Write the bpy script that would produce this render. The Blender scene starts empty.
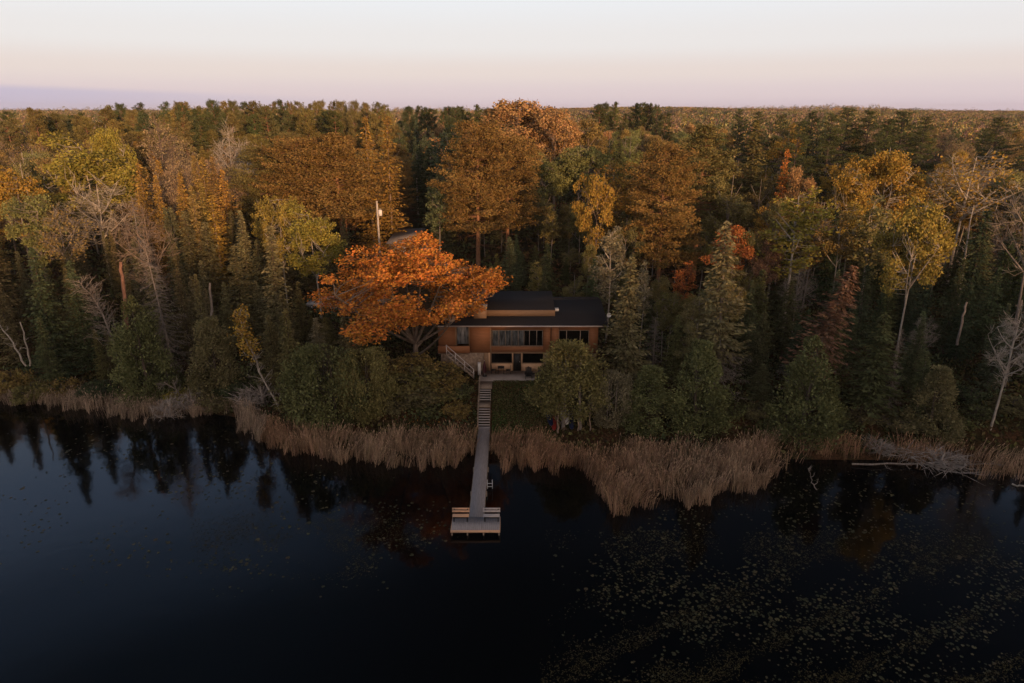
import bpy, math, random
import numpy as np
from mathutils import Vector, Matrix

# ------------------------------------------------------------------ camera model
CAMZ, PITCH, FPX = 30.0, math.radians(18.7), 683.0
CP, SP = math.cos(PITCH), math.sin(PITCH)
def depth(Y, z): return Y * CP + (CAMZ - z) * SP
def px2x(px, Y, z): return (px - 512.0) / FPX * depth(Y, z)
def ang(py): return PITCH + math.atan((py - 341.5) / FPX)
def py2z(py, Y): return CAMZ - Y * math.tan(ang(py))
def py2Y(py, z): return (CAMZ - z) / math.tan(ang(py))
def proj(x, Y, z):
    d = depth(Y, z)
    yy = (CAMZ - z) * CP - Y * SP
    return 512 + FPX * x / d, 341.5 + FPX * yy / d

scene = bpy.context.scene
COL = scene.collection

# ------------------------------------------------------------------ object helpers
def link(o, parent=None):
    COL.objects.link(o)
    if parent is not None: o.parent = parent
    return o
def tag(o, label=None, cat=None, group=None, kind=None):
    if label: o['label'] = label
    if cat: o['category'] = cat
    if group: o['group'] = group
    if kind: o['kind'] = kind
    return o
def thing(name, label, cat, loc=(0, 0, 0), rotz=0.0, group=None):
    o = bpy.data.objects.new(name, None); o.empty_display_size = .3
    link(o); o.location = loc; o.rotation_euler = (0, 0, rotz)
    return tag(o, label, cat, group)

class MB:
    """collects vertices / faces, one float 'var' per face"""
    def __init__(s): s.v = []; s.f4 = []; s.f3 = []; s.a4 = []; s.a3 = []; s.n = 0; s.rng = np.random.default_rng(7)
    def quads(s, v, f, a=None):
        v = np.asarray(v, float).reshape(-1, 3); f = np.asarray(f, int).reshape(-1, 4)
        s.v.append(v); s.f4.append(f + s.n); s.n += len(v)
        s.a4.append(np.full(len(f), .5) if a is None else np.broadcast_to(a, (len(f),)).astype(float))
    def tris(s, v, f, a=None):
        v = np.asarray(v, float).reshape(-1, 3); f = np.asarray(f, int).reshape(-1, 3)
        s.v.append(v); s.f3.append(f + s.n); s.n += len(v)
        s.a3.append(np.full(len(f), .5) if a is None else np.broadcast_to(a, (len(f),)).astype(float))
    def box(s, x0, x1, y0, y1, z0, z1, a=None):
        v = [(x, y, z) for x in (x0, x1) for y in (y0, y1) for z in (z0, z1)]
        s.quads(v, [(0, 1, 3, 2), (4, 6, 7, 5), (0, 4, 5, 1), (2, 3, 7, 6), (0, 2, 6, 4), (1, 5, 7, 3)], a)
    def obox(s, p, q, w, h):   # box beam from p to q, width w (horizontal), height h
        p = np.array(p, float); q = np.array(q, float); d = q - p; L = np.linalg.norm(d); d /= L
        up = np.array([0, 0, 1.]) if abs(d[2]) < .95 else np.array([0, 1., 0])
        r = np.cross(d, up); r /= np.linalg.norm(r); u = np.cross(r, d)
        v = []
        for e in (p, q):
            for sx, sy in ((-1, -1), (1, -1), (1, 1), (-1, 1)): v.append(e + r * sx * w / 2 + u * sy * h / 2)
        s.quads(v, [(3, 2, 1, 0), (4, 5, 6, 7), (0, 1, 5, 4), (1, 2, 6, 5), (2, 3, 7, 6), (3, 0, 4, 7)])
    def tube(s, pts, rad, n=5, a=None):
        pts = np.asarray(pts, float); rad = np.broadcast_to(rad, (len(pts),))
        t = np.gradient(pts, axis=0); t /= (np.linalg.norm(t, axis=1)[:, None] + 1e-9)
        ref = np.where(np.abs(t[:, 2:3]) < .9, np.array([[0, 0, 1.]]), np.array([[1., 0, 0]]))
        r = np.cross(t, ref); r /= (np.linalg.norm(r, axis=1)[:, None] + 1e-9); u = np.cross(r, t)
        th = np.arange(n) * 2 * np.pi / n
        v = pts[:, None, :] + rad[:, None, None] * (np.cos(th)[None, :, None] * r[:, None, :] + np.sin(th)[None, :, None] * u[:, None, :])
        m = len(pts); i = np.arange(m - 1)[:, None] * n; j = np.arange(n)[None, :]; k = (j + 1) % n
        f = np.stack([i + j, i + k, i + n + k, i + n + j], -1).reshape(-1, 4)
        s.quads(v.reshape(-1, 3), f, a)
        if n == 4: s.f4.append(np.array([[3, 2, 1, 0], [(m-1)*n, (m-1)*n+1, (m-1)*n+2, (m-1)*n+3]]) + s.n - m * n); s.a4.append(np.full(2, .5))
    def disc(s, c, r, n=12, z=0):
        pass
    def cyl(s, c, r, h, n=14, r2=None):
        r2 = r if r2 is None else r2
        th = np.arange(n) * 2 * np.pi / n; c = np.array(c, float)
        b = c + np.stack([np.cos(th) * r, np.sin(th) * r, th * 0], -1)
        t = c + np.stack([np.cos(th) * r2, np.sin(th) * r2, th * 0 + h], -1)
        v = np.concatenate([b, t, [c], [c + [0, 0, h]]])
        j = np.arange(n); k = (j + 1) % n
        s.quads(v, np.stack([j, k, k + n, j + n], -1))
        s.f3.append(np.concatenate([np.stack([k, j, j * 0 + 2 * n], -1), np.stack([j + n, k + n, j * 0 + 2 * n + 1], -1)]) + s.n - len(v))
        s.a3.append(np.full(2 * n, .5))
    def cards(s, c, u, w, L, W, a=None):
        """rhombus leaves: centre c, unit long axis u, unit side axis w"""
        c = np.asarray(c, float); L = np.broadcast_to(L, (len(c),))[:, None]; W = np.broadcast_to(W, (len(c),))[:, None]
        v = np.stack([c - u * L / 2, c + w * W / 2, c + u * L / 2, c - w * W / 2], 1).reshape(-1, 3)
        s.quads(v, np.arange(len(v)).reshape(-1, 4), a)
    def mesh(s, name, mat=None, smooth=False):
        me = bpy.data.meshes.new(name)
        v = np.concatenate(s.v) if s.v else np.zeros((0, 3))
        f4 = np.concatenate(s.f4) if s.f4 else np.zeros((0, 4), int)
        f3 = np.concatenate(s.f3) if s.f3 else np.zeros((0, 3), int)
        me.vertices.add(len(v)); me.vertices.foreach_set('co', v.astype(np.float32).ravel())
        nl = f4.size + f3.size; nf = len(f4) + len(f3)
        me.loops.add(nl); me.loops.foreach_set('vertex_index', np.concatenate([f4.ravel(), f3.ravel()]).astype(np.int32))
        me.polygons.add(nf)
        st = np.concatenate([np.arange(len(f4)) * 4, f4.size + np.arange(len(f3)) * 3])
        me.polygons.foreach_set('loop_start', st.astype(np.int32))
        try: me.polygons.foreach_set('loop_total', np.concatenate([np.full(len(f4), 4), np.full(len(f3), 3)]).astype(np.int32))
        except Exception: pass
        if smooth: me.polygons.foreach_set('use_smooth', np.ones(nf, bool))
        at = me.attributes.new('var', 'FLOAT', 'FACE')
        at.data.foreach_set('value', np.concatenate(s.a4 + s.a3).astype(np.float32) if nf else np.zeros(0, np.float32))
        me.update(calc_edges=True); me.validate()
        if mat: me.materials.append(mat)
        return me
    def build(s, name, mat, parent=None, smooth=False, color=None):
        o = bpy.data.objects.new(name, s.mesh(name, mat, smooth)); link(o, parent)
        if color: o.color = (*color, 1)
        return o

def boxobj(name, mat, parent, *b, color=None):
    m = MB(); m.box(*b); return m.build(name, mat, parent, color=color)

# ------------------------------------------------------------------ materials
def newmat(name):
    m = bpy.data.materials.new(name); m.use_nodes = True
    nt = m.node_tree; nt.nodes.clear()
    out = nt.nodes.new('ShaderNodeOutputMaterial')
    return m, nt, out
def N(nt, t, **kw):
    n = nt.nodes.new(t)
    for k, v in kw.items():
        if k.startswith('i_'):
            n.inputs[k[2:].replace('_', ' ')].default_value = v
        else: setattr(n, k, v)
    return n
def foliage_mat(name, attr_color=False, trans=.25, lo=.55, hi=2.45):
    m, nt, out = newmat(name); L = nt.links.new
    if attr_color:
        src = N(nt, 'ShaderNodeAttribute', attribute_name='tint').outputs['Color']
    else:
        src = N(nt, 'ShaderNodeObjectInfo').outputs['Color']
    va = N(nt, 'ShaderNodeAttribute', attribute_name='var')
    mr = N(nt, 'ShaderNodeMapRange'); mr.inputs['To Min'].default_value = lo; mr.inputs['To Max'].default_value = hi
    L(va.outputs['Fac'], mr.inputs['Value'])
    hsv = N(nt, 'ShaderNodeHueSaturation')
    hm = N(nt, 'ShaderNodeMapRange'); hm.inputs['To Min'].default_value = .485; hm.inputs['To Max'].default_value = .52
    ml = N(nt, 'ShaderNodeMath', operation='MULTIPLY'); ml.inputs[1].default_value = 7.3
    fr = N(nt, 'ShaderNodeMath', operation='FRACT')
    L(va.outputs['Fac'], ml.inputs[0]); L(ml.outputs[0], fr.inputs[0]); L(fr.outputs[0], hm.inputs['Value'])
    L(hm.outputs[0], hsv.inputs['Hue']); L(src, hsv.inputs['Color']); L(mr.outputs[0], hsv.inputs['Value'])
    d = N(nt, 'ShaderNodeBsdfDiffuse'); t = N(nt, 'ShaderNodeBsdfTranslucent')
    mx = N(nt, 'ShaderNodeMixShader'); mx.inputs[0].default_value = trans
    L(hsv.outputs[0], d.inputs[0]); L(hsv.outputs[0], t.inputs[0])
    L(d.outputs[0], mx.inputs[1]); L(t.outputs[0], mx.inputs[2]); L(mx.outputs[0], out.inputs[0])
    return m
def noisy(name, c1, c2, scale=4, rough=.8, bump=0., stretch=(1, 1, 1), objcol=False, spec=.3, detail=5):
    m, nt, out = newmat(name); L = nt.links.new
    p = N(nt, 'ShaderNodeBsdfPrincipled'); p.inputs['Roughness'].default_value = rough
    p.inputs['Specular IOR Level'].default_value = spec
    tc = N(nt, 'ShaderNodeTexCoord'); mp = N(nt, 'ShaderNodeMapping'); mp.inputs['Scale'].default_value = stretch
    no = N(nt, 'ShaderNodeTexNoise'); no.inputs['Scale'].default_value = scale; no.inputs['Detail'].default_value = detail
    cr = N(nt, 'ShaderNodeValToRGB')
    cr.color_ramp.elements[0].color = (*c1, 1); cr.color_ramp.elements[1].color = (*c2, 1)
    cr.color_ramp.elements[0].position = .3; cr.color_ramp.elements[1].position = .7
    L(tc.outputs['Object'], mp.inputs[0]); L(mp.outputs[0], no.inputs['Vector']); L(no.outputs['Fac'], cr.inputs[0])
    if objcol:
        oi = N(nt, 'ShaderNodeObjectInfo'); mx = N(nt, 'ShaderNodeMixRGB', blend_type='MULTIPLY'); mx.inputs[0].default_value = 1
        L(cr.outputs[0], mx.inputs[1]); L(oi.outputs['Color'], mx.inputs[2]); L(mx.outputs[0], p.inputs['Base Color'])
    else: L(cr.outputs[0], p.inputs['Base Color'])
    if bump:
        b = N(nt, 'ShaderNodeBump'); b.inputs['Strength'].default_value = bump
        L(no.outputs['Fac'], b.inputs['Height']); L(b.outputs[0], p.inputs['Normal'])
    L(p.outputs[0], out.inputs[0])
    return m

M = {}
M['leaf'] = foliage_mat('leaf')
M['needle'] = foliage_mat('needle', trans=.12)
M['bark'] = noisy('bark', (.55,) * 3, (1.3,) * 3, 6, .9, .4, (1, 1, .3), objcol=True)
M['tint_leaf'] = foliage_mat('tint_leaf', attr_color=True, trans=.2)
M['reed'] = foliage_mat('reed', trans=.2, attr_color=True, lo=.5, hi=1.6)
M['cedar_siding'] = noisy('cedar_siding', (.225, .095, .045), (.32, .14, .066), 3, .65, .1, (.4, .4, 9), spec=.2)
M['trim_tan'] = noisy('trim_tan', (.22, .135, .08), (.29, .18, .105), 3, .7, 0, (.5, .5, 4))
M['stucco_tan'] = noisy('stucco_tan', (.56, .35, .21), (.66, .43, .27), 2, .8)
M['shingle'] = noisy('shingle', (.009, .009, .012), (.022, .021, .025), 9, .85, .3, (1, 3, 1))
M['stone'] = noisy('stone', (.16, .11, .08), (.36, .27, .2), 3.5, .9, .6, detail=3)
M['grey_board'] = noisy('grey_board', (.26, .24, .25), (.36, .34, .35), 3, .8, .1, (8, .6, 1), objcol=False)
M['weathered'] = noisy('weathered', (.22, .17, .13), (.36, .29, .23), 5, .8, .1)
M['pale_wood'] = noisy('pale_wood', (.62, .36, .22), (.80, .52, .34), 4, .7, 0, (1, 6, 6))
M['grey_wood'] = noisy('grey_wood', (.42, .38, .37), (.58, .53, .52), 4, .75, 0, (1, 6, 6))
M['concrete'] = noisy('concrete', (.29, .25, .225), (.39, .345, .315), 1.2, .85, .05)
M['white'] = noisy('white', (.62, .60, .58), (.74, .72, .70), 3, .5)
M['metal'] = noisy('metal', (.45, .45, .47), (.6, .6, .62), 4, .4)
M['black'] = noisy('black', (.012, .012, .013), (.025, .024, .025), 5, .5)
M['dark_room'] = noisy('dark_room', (.004, .004, .005), (.012, .011, .010), 2, .9)  # near-black colour stands in for the unlit interior
M['reflection_curtain'] = noisy('reflection_curtain', (.05, .055, .06), (.34, .35, .38), 2.2, .9, 0, (2.6, 1, .5), detail=3)  # curtain cloth with pale and dark patches imitating reflected trees and sky
M['darkred'] = noisy('darkred', (.035, .01, .015), (.08, .02, .025), 4, .8)
M['red'] = noisy('red', (.22, .025, .018), (.28, .03, .022), 2, .4)
M['navy'] = noisy('navy', (.012, .018, .05), (.018, .026, .07), 2, .4)
M['yellowgreen'] = noisy('yellowgreen', (.40, .46, .06), (.50, .54, .09), 2, .4)
M['silver'] = noisy('silver', (.50, .50, .52), (.56, .56, .58), 2, .3)
M['gravel'] = noisy('gravel', (.17, .14, .12), (.27, .23, .20), 2.5, .95, .3)
M['garage_roof'] = noisy('garage_roof', (.30, .26, .24), (.38, .335, .31), 3, .8, .1)
M['rubber'] = noisy('rubber', (.015,) * 3, (.03,) * 3, 3, .8)
def glass():
    m, nt, out = newmat('window_glass'); L = nt.links.new
    g = N(nt, 'ShaderNodeBsdfGlossy'); g.inputs['Roughness'].default_value = .03; g.inputs[0].default_value = (.9, .9, .95, 1)
    t = N(nt, 'ShaderNodeBsdfTransparent'); t.inputs[0].default_value = (.75, .78, .78, 1)
    f = N(nt, 'ShaderNodeFresnel'); f.inputs[0].default_value = 1.5
    mx = N(nt, 'ShaderNodeMixShader'); L(f.outputs[0], mx.inputs[0]); L(t.outputs[0], mx.inputs[1]); L(g.outputs[0], mx.inputs[2]); L(mx.outputs[0], out.inputs[0])
    return m
M['glass'] = glass()
def lilymat():
    m, nt, out = newmat('lily'); L = nt.links.new
    p = N(nt, 'ShaderNodeBsdfPrincipled'); p.inputs['Roughness'].default_value = .55; p.inputs['Specular IOR Level'].default_value = .2
    va = N(nt, 'ShaderNodeAttribute', attribute_name='var'); oi = N(nt, 'ShaderNodeObjectInfo')
    ad = N(nt, 'ShaderNodeMath', operation='ADD'); fr = N(nt, 'ShaderNodeMath', operation='FRACT')
    L(va.outputs['Fac'], ad.inputs[0]); L(oi.outputs['Random'], ad.inputs[1]); L(ad.outputs[0], fr.inputs[0])
    cr = N(nt, 'ShaderNodeValToRGB'); e = cr.color_ramp.elements
    e[0].color = (.03, .034, .016, 1); e[1].color = (.13, .12, .052, 1); e.new(.5).color = (.055, .056, .025, 1); e.new(.8).color = (.075, .055, .028, 1)
    L(fr.outputs[0], cr.inputs[0]); L(cr.outputs[0], p.inputs['Base Color']); L(p.outputs[0], out.inputs[0])
    return m
M['lily'] = lilymat()

# ------------------------------------------------------------------ terrain
T = 2.8   # patio level
bank_px = [(-200, 372), (0, 383), (60, 390), (110, 398), (160, 402), (205, 404), (240, 402), (275, 422), (330, 432), (400, 434), (470, 430), (500, 432), (560, 436), (620, 444), (700, 446), (760, 442), (800, 455), (900, 456), (960, 462), (1024, 470), (1250, 490)]
edge_px = [(-200, 394), (0, 403), (50, 407), (95, 414), (150, 422), (205, 414), (232, 412), (240, 434), (265, 445), (300, 458), (360, 463), (420, 469), (462, 465), (474, 452), (494, 452), (502, 469), (560, 473), (583, 471), (598, 496), (612, 517), (650, 510), (672, 500), (700, 507), (722, 495), (750, 493), (766, 484), (780, 474), (794, 461), (808, 457), (830, 457), (880, 460), (940, 468), (1000, 482), (1024, 482), (1250, 500)]
def to_world(lst):
    P = []
    for px, py in lst:
        Y = py2Y(py, 0.05); P.append((px2x(px, Y, .05), Y))
    return np.array(sorted(P))
bank_px = [(p_, q_ + (12 if 235 < p_ < 765 else 5 if p_ < 235 else 0)) for p_, q_ in bank_px]
BANK = to_world(bank_px); EDGE = to_world(edge_px)
def bankY(x): return np.interp(x, BANK[:, 0], BANK[:, 1])
def edgeY(x): return np.interp(x, EDGE[:, 0], EDGE[:, 1])
def sstep(a, b, t):
    t = np.clip((t - a) / (b - a), 0, 1); return t * t * (3 - 2 * t)
def ground(x, Y):
    x = np.asarray(x, float); Y = np.asarray(Y, float)
    d = Y - bankY(x)
    z = np.where(d < 0, np.maximum(-2.2, .12 + .16 * d), .12 + 2.68 * sstep(1.2, 9.5, d))
    z = z + sstep(17, 182, d) * 6.0 + sstep(170, 900, d) * 4 + .5 * np.sin(x * .045 + 1.3) * np.cos(Y * .04) * sstep(8, 40, d)
    # far hill, higher on the right
    z = z + sstep(300, 800, Y) * (9 + 6 * np.sin(x * .0035 + .6) + 3 * np.sin(x * .011))
    pad = sstep(-12, -9, x) * (1 - sstep(11, 14, x)) * sstep(65.8, 67.2, Y) * (1 - sstep(84, 92, Y))
    z = z * (1 - pad) + (T - .06) * pad
    # opposite shore behind the camera
    z = np.where(Y < -60, np.maximum(z, -2.2 + 11 * sstep(-60, -140, Y)), z) if True else z
    return z
def sstep_rev(): pass

xs = np.unique(np.concatenate([np.arange(-90, 90.1, 1.5), np.arange(-420, 421, 12), np.arange(-3000, 3001, 120)]))
ys = np.unique(np.concatenate([np.arange(38, 100, 1.2), np.arange(100, 300, 8), np.arange(300, 1400, 40), np.arange(1400, 6001, 400), np.arange(-400, -40, 20), np.arange(-40, 38, 13)]))
XX, YY = np.meshgrid(xs, ys)
ZZ = ground(XX, YY)
ZZ = np.where(YY < -60, -2.2 + 11 * np.clip((-60 - YY) / 80, 0, 1), ZZ)
nx, ny = len(xs), len(ys)
i = np.arange(ny - 1)[:, None] * nx; j = np.arange(nx - 1)[None, :]
gm = MB(); gm.quads(np.stack([XX, YY, ZZ], -1).reshape(-1, 3), np.stack([i + j, i + j + 1, i + nx + j + 1, i + nx + j], -1).reshape(-1, 4))
def ground_mat():
    m, nt, out = newmat('forest_floor'); L = nt.links.new
    p = N(nt, 'ShaderNodeBsdfPrincipled'); p.inputs['Roughness'].default_value = .95; p.inputs['Specular IOR Level'].default_value = .1
    tc = N(nt, 'ShaderNodeTexCoord')
    n1 = N(nt, 'ShaderNodeTexNoise'); n1.inputs['Scale'].default_value = .35; n1.inputs['Detail'].default_value = 6
    n2 = N(nt, 'ShaderNodeTexNoise'); n2.inputs['Scale'].default_value = 5; n2.inputs['Detail'].default_value = 5
    L(tc.outputs['Object'], n1.inputs['Vector']); L(tc.outputs['Object'], n2.inputs['Vector'])
    cr = N(nt, 'ShaderNodeValToRGB'); e = cr.color_ramp.elements
    e[0].color = (.022, .030, .012, 1); e[0].position = .35; e[1].color = (.075, .042, .022, 1); e[1].position = .6
    c2 = N(nt, 'ShaderNodeValToRGB'); f = c2.color_ramp.elements
    f[0].color = (.5, .5, .5, 1); f[1].color = (1.5, 1.4, 1.3, 1); f[0].position = .35; f[1].position = .65
    mx = N(nt, 'ShaderNodeMixRGB', blend_type='MULTIPLY'); mx.inputs[0].default_value = 1
    L(n1.outputs['Fac'], cr.inputs[0]); L(n2.outputs['Fac'], c2.inputs[0]); L(cr.outputs[0], mx.inputs[1]); L(c2.outputs[0], mx.inputs[2])
    L(mx.outputs[0], p.inputs['Base Color'])
    b = N(nt, 'ShaderNodeBump'); b.inputs['Strength'].default_value = .6; L(n2.outputs['Fac'], b.inputs['Height']); L(b.outputs[0], p.inputs['Normal'])
    L(p.outputs[0], out.inputs[0]); return m
tag(gm.build('ground', ground_mat(), smooth=True), kind='structure')

def water_mat():
    m, nt, out = newmat('lake_water'); L = nt.links.new
    p = N(nt, 'ShaderNodeBsdfPrincipled')
    p.inputs['Base Color'].default_value = (.0008, .0014, .002, 1); p.inputs['Roughness'].default_value = .06; p.inputs['IOR'].default_value = 1.33
    tc = N(nt, 'ShaderNodeTexCoord'); n1 = N(nt, 'ShaderNodeTexNoise'); n1.inputs['Scale'].default_value = .9; n1.inputs['Detail'].default_value = 3
    b = N(nt, 'ShaderNodeBump'); b.inputs['Strength'].default_value = .05; b.inputs['Distance'].default_value = .12
    L(tc.outputs['Object'], n1.inputs['Vector']); L(n1.outputs['Fac'], b.inputs['Height']); L(b.outputs[0], p.inputs['Normal'])
    L(p.outputs[0], out.inputs[0]); return m
wm = MB(); wm.quads([(-700, -180, 0), (700, -180, 0), (700, 90, 0), (-700, 90, 0)], [(0, 1, 2, 3)])
tag(wm.build('water', water_mat()), kind='structure')

# ------------------------------------------------------------------ tree prototypes (unit independent meshes)
def unit(v): return v / (np.linalg.norm(v, axis=-1, keepdims=True) + 1e-9)
def perp(u, rng):
    r = rng.normal(size=u.shape); r -= u * (r * u).sum(-1, keepdims=True); return unit(r)
class Proto: pass
def finish(trunk, limbs, crown, H, W, crownmat):
    p = Proto(); p.H = H; p.W = W
    src_ = crown if (crown is not None and crown.v and crown.n > 400) else limbs
    if src_ is not None and src_.v:
        V_ = np.concatenate(src_.v); p.H = float(np.percentile(V_[:, 2], 99.7)); p.W = 2.05 * float(np.percentile(np.hypot(V_[:, 0], V_[:, 1]), 96))
    if limbs is not None and limbs.v:
        for f in limbs.f4: trunk.f4.append(f + trunk.n)
        trunk.v += limbs.v; trunk.a4 += limbs.a4; trunk.n += limbs.n; limbs = None
    p.trunk = trunk.mesh('trunk', M['bark'], True)
    p.limbs = limbs.mesh('limbs', M['bark'], True) if limbs is not None and limbs.v else None
    p.crown = crown.mesh('crown', M[crownmat]) if crown is not None and crown.v else None
    return p
def trunk_path(H, rng, wob=.02, n=9):
    t = np.linspace(0, 1, n); q = np.zeros((n, 3)); q[:, 2] = t * H
    ph = rng.uniform(0, 6, 4)
    q[:, 0] = wob * H * (np.sin(t * 3 + ph[0]) - np.sin(ph[0])) ; q[:, 1] = wob * H * (np.sin(t * 2.6 + ph[1]) - np.sin(ph[1]))
    return q
def at_path(q, z):
    return np.stack([np.interp(z, q[:, 2], q[:, 0]), np.interp(z, q[:, 2], q[:, 1]), z], -1)

def spruce(seed, H=18., R=3., power=.85, start=.06, dens=15, droop=.35, card=.42, bare_low=0., gaps=.0, dead=False, notop=0.):
    rng = np.random.default_rng(seed); tr, li, cr = MB(), MB(), MB()
    q = trunk_path(H, rng, .004); tr.tube(q, np.linspace(H * .011, .02, len(q)), 7)
    nb = int(H * dens); t = start + (1 - start) * (np.arange(nb) + rng.random(nb)) / nb
    az = rng.uniform(0, 2 * np.pi, nb)
    az_gap = rng.uniform(0, 2 * np.pi, 3)
    lump = 1 + .16 * np.sin(az * 3 + t * 9 + seed) + .13 * np.sin(t * 41 + seed * 2)
    L = (R * (1 - t) ** power * (.62 + .48 * rng.random(nb)) * lump + .12)
    short = rng.random(nb) < gaps; L[short] *= .45
    for k in range(nb):
        s0 = at_path(q, np.array([t[k] * H]))[0]; d = np.array([math.cos(az[k]), math.sin(az[k]), 0]); l = L[k]
        dr = droop * l * (1 - .7 * t[k]); n = max(2, int(l / .17))
        s = (np.arange(n) + rng.random(n)) / n
        isdead = dead or t[k] < bare_low * (.7 + .5 * rng.random())
        pts = s0 + d * l * s[:, None]; pts[:, 2] += -dr * np.sin(s * 2.1) + .10 * l * s * s + (.35 * l if t[k] > .93 else 0) * s
        if k % 3 == 0 or isdead:
            ss = np.array([0, .35, .7, 1.]); pp = s0 + d * l * ss[:, None]; pp[:, 2] += -dr * np.sin(ss * 2.1) + .10 * l * ss * ss
            li.tube(pp, [.035, .026, .016, .006] if H > 8 else [.02, .015, .01, .005], 3)
        side = np.array([-d[1], d[0], 0])
        if isdead:
            m = n * 2; s = rng.random(m); sg = rng.choice([-1, 1], m)[:, None]
            base = s0 + d * l * s[:, None]; base[:, 2] += -dr * np.sin(s * 2.1) + .10 * l * s * s
            u = unit(d * .6 + side * sg * .8 + np.array([0, 0, -.55]) + rng.normal(size=(m, 3)) * .3)
            ll = rng.uniform(.25, .7, m)
            li.cards(base + u * ll[:, None] / 2, u, perp(u, rng), ll, .035)
            continue
        brv = rng.random()
        for rep in range(2):
            sg = rng.choice([-1, 1], n)[:, None]
            off = sg * (.12 + .26 * l * (1 - s)[:, None] * rng.random((n, 1)))
            c = pts + side * off + rng.normal(size=(n, 3)) * .05
            u = unit(d * .8 + side * sg * .55 + np.array([0, 0, -.32]) + rng.normal(size=(n, 3)) * .28)
            w = unit(np.cross(u, np.array([0, 0, 1.]) + rng.normal(size=(n, 3)) * .55))
            cr.cards(c, u, w, card * rng.uniform(.7, 1.35, n), card * .42 * rng.uniform(.7, 1.3, n), np.clip(.5 * brv + .5 * rng.random(n), 0, 1))
    # leader
    n = 14; z = H * (1 - .05 * rng.random(n)); c = at_path(q, z) + rng.normal(size=(n, 3)) * .05
    if not dead: cr.cards(c, unit(np.array([[0, 0, 1.]]) + rng.normal(size=(n, 3)) * .35), perp(np.tile([0, 0, 1.], (n, 1)), rng), .4, .15, rng.random(n))
    return finish(tr, li, cr, H, 2 * R, 'needle')

def cedar(seed, H=10., R=2.6, n=11500, power=.55, lump=.2, card=.225, base=.02, stems=1, round_=False):
    rng = np.random.default_rng(seed); tr, li, cr = MB(), MB(), MB()
    for k in range(stems):
        a = k * 2.4; q = trunk_path(H * .9, rng, .01); q[:, 0] += math.cos(a) * R * .28 * (stems > 1); q[:, 1] += math.sin(a) * R * .2 * (stems > 1)
        tr.tube(q, np.linspace(H * .014, .02, len(q)), 6)
    # lumps (vertical plumes)
    m = int(46 * max(1, R / 2.6)); tz = base + (1 - base) * rng.random(m) ** 1.25; az = rng.uniform(0, 2 * np.pi, m)
    if round_: prof = lambda t: np.sqrt(np.clip(1 - (2 * (t - base) / (1 - base) - .85) ** 2 / 1.38, 0.02, 1))
    else: prof = lambda t: np.clip(1 - t, 0, 1) ** power * np.clip((t - base) / .12 + .55, 0, 1)
    pr = R * prof(tz); pr = pr * rng.uniform(.72, 1.28, m); cen = np.stack([np.cos(az) * pr * .68, np.sin(az) * pr * .68, tz * H], -1)
    per = n // m; lr = R * lump * rng.uniform(.8, 1.5, m)
    for k in range(m):
        br = rng.random(); v = unit(rng.normal(size=(per, 3))) * (rng.random((per, 1)) ** .45)
        v[:, 2] *= 1.7
        c = cen[k] + v * lr[k]; c[:, 2] = np.clip(c[:, 2], .25, H * .995)
        outw = unit(np.stack([c[:, 0], c[:, 1], c[:, 2] * 0], -1))
        u = unit(np.array([0, 0, .9]) + outw * .5 + rng.normal(size=(per, 3)) * .4)
        cr.cards(c, u, perp(u, rng), card * rng.uniform(.6, 1.35, per), card * .5 * rng.uniform(.6, 1.3, per), np.clip(.55 * br + .45 * rng.random(per), 0, 1))
        if k % 2 == 0:
            z0 = max(.2, cen[k][2] - R * .7); li.tube([at_path(q, np.array([z0]))[0], cen[k]], [.04, .015], 3)
    # fill shell
    ns = n // 7; t = base + (1 - base) * rng.random(ns) ** 1.2; a = rng.uniform(0, 2 * np.pi, ns)
    pr = R * prof(t) * (.72 + .25 * rng.random(ns)) * (1 + .12 * np.sin(a * 5 + t * 20))
    c = np.stack([np.cos(a) * pr, np.sin(a) * pr, t * H], -1); c[:, 2] = np.clip(c[:, 2], .2, H)
    u = unit(np.array([0, 0, .9]) + rng.normal(size=(ns, 3)) * .5)
    cr.cards(c, u, perp(u, rng), card * rng.uniform(.6, 1.3, ns), card * .5, rng.random(ns))
    return finish(tr, li, cr, H, 2 * R, 'needle')

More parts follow.
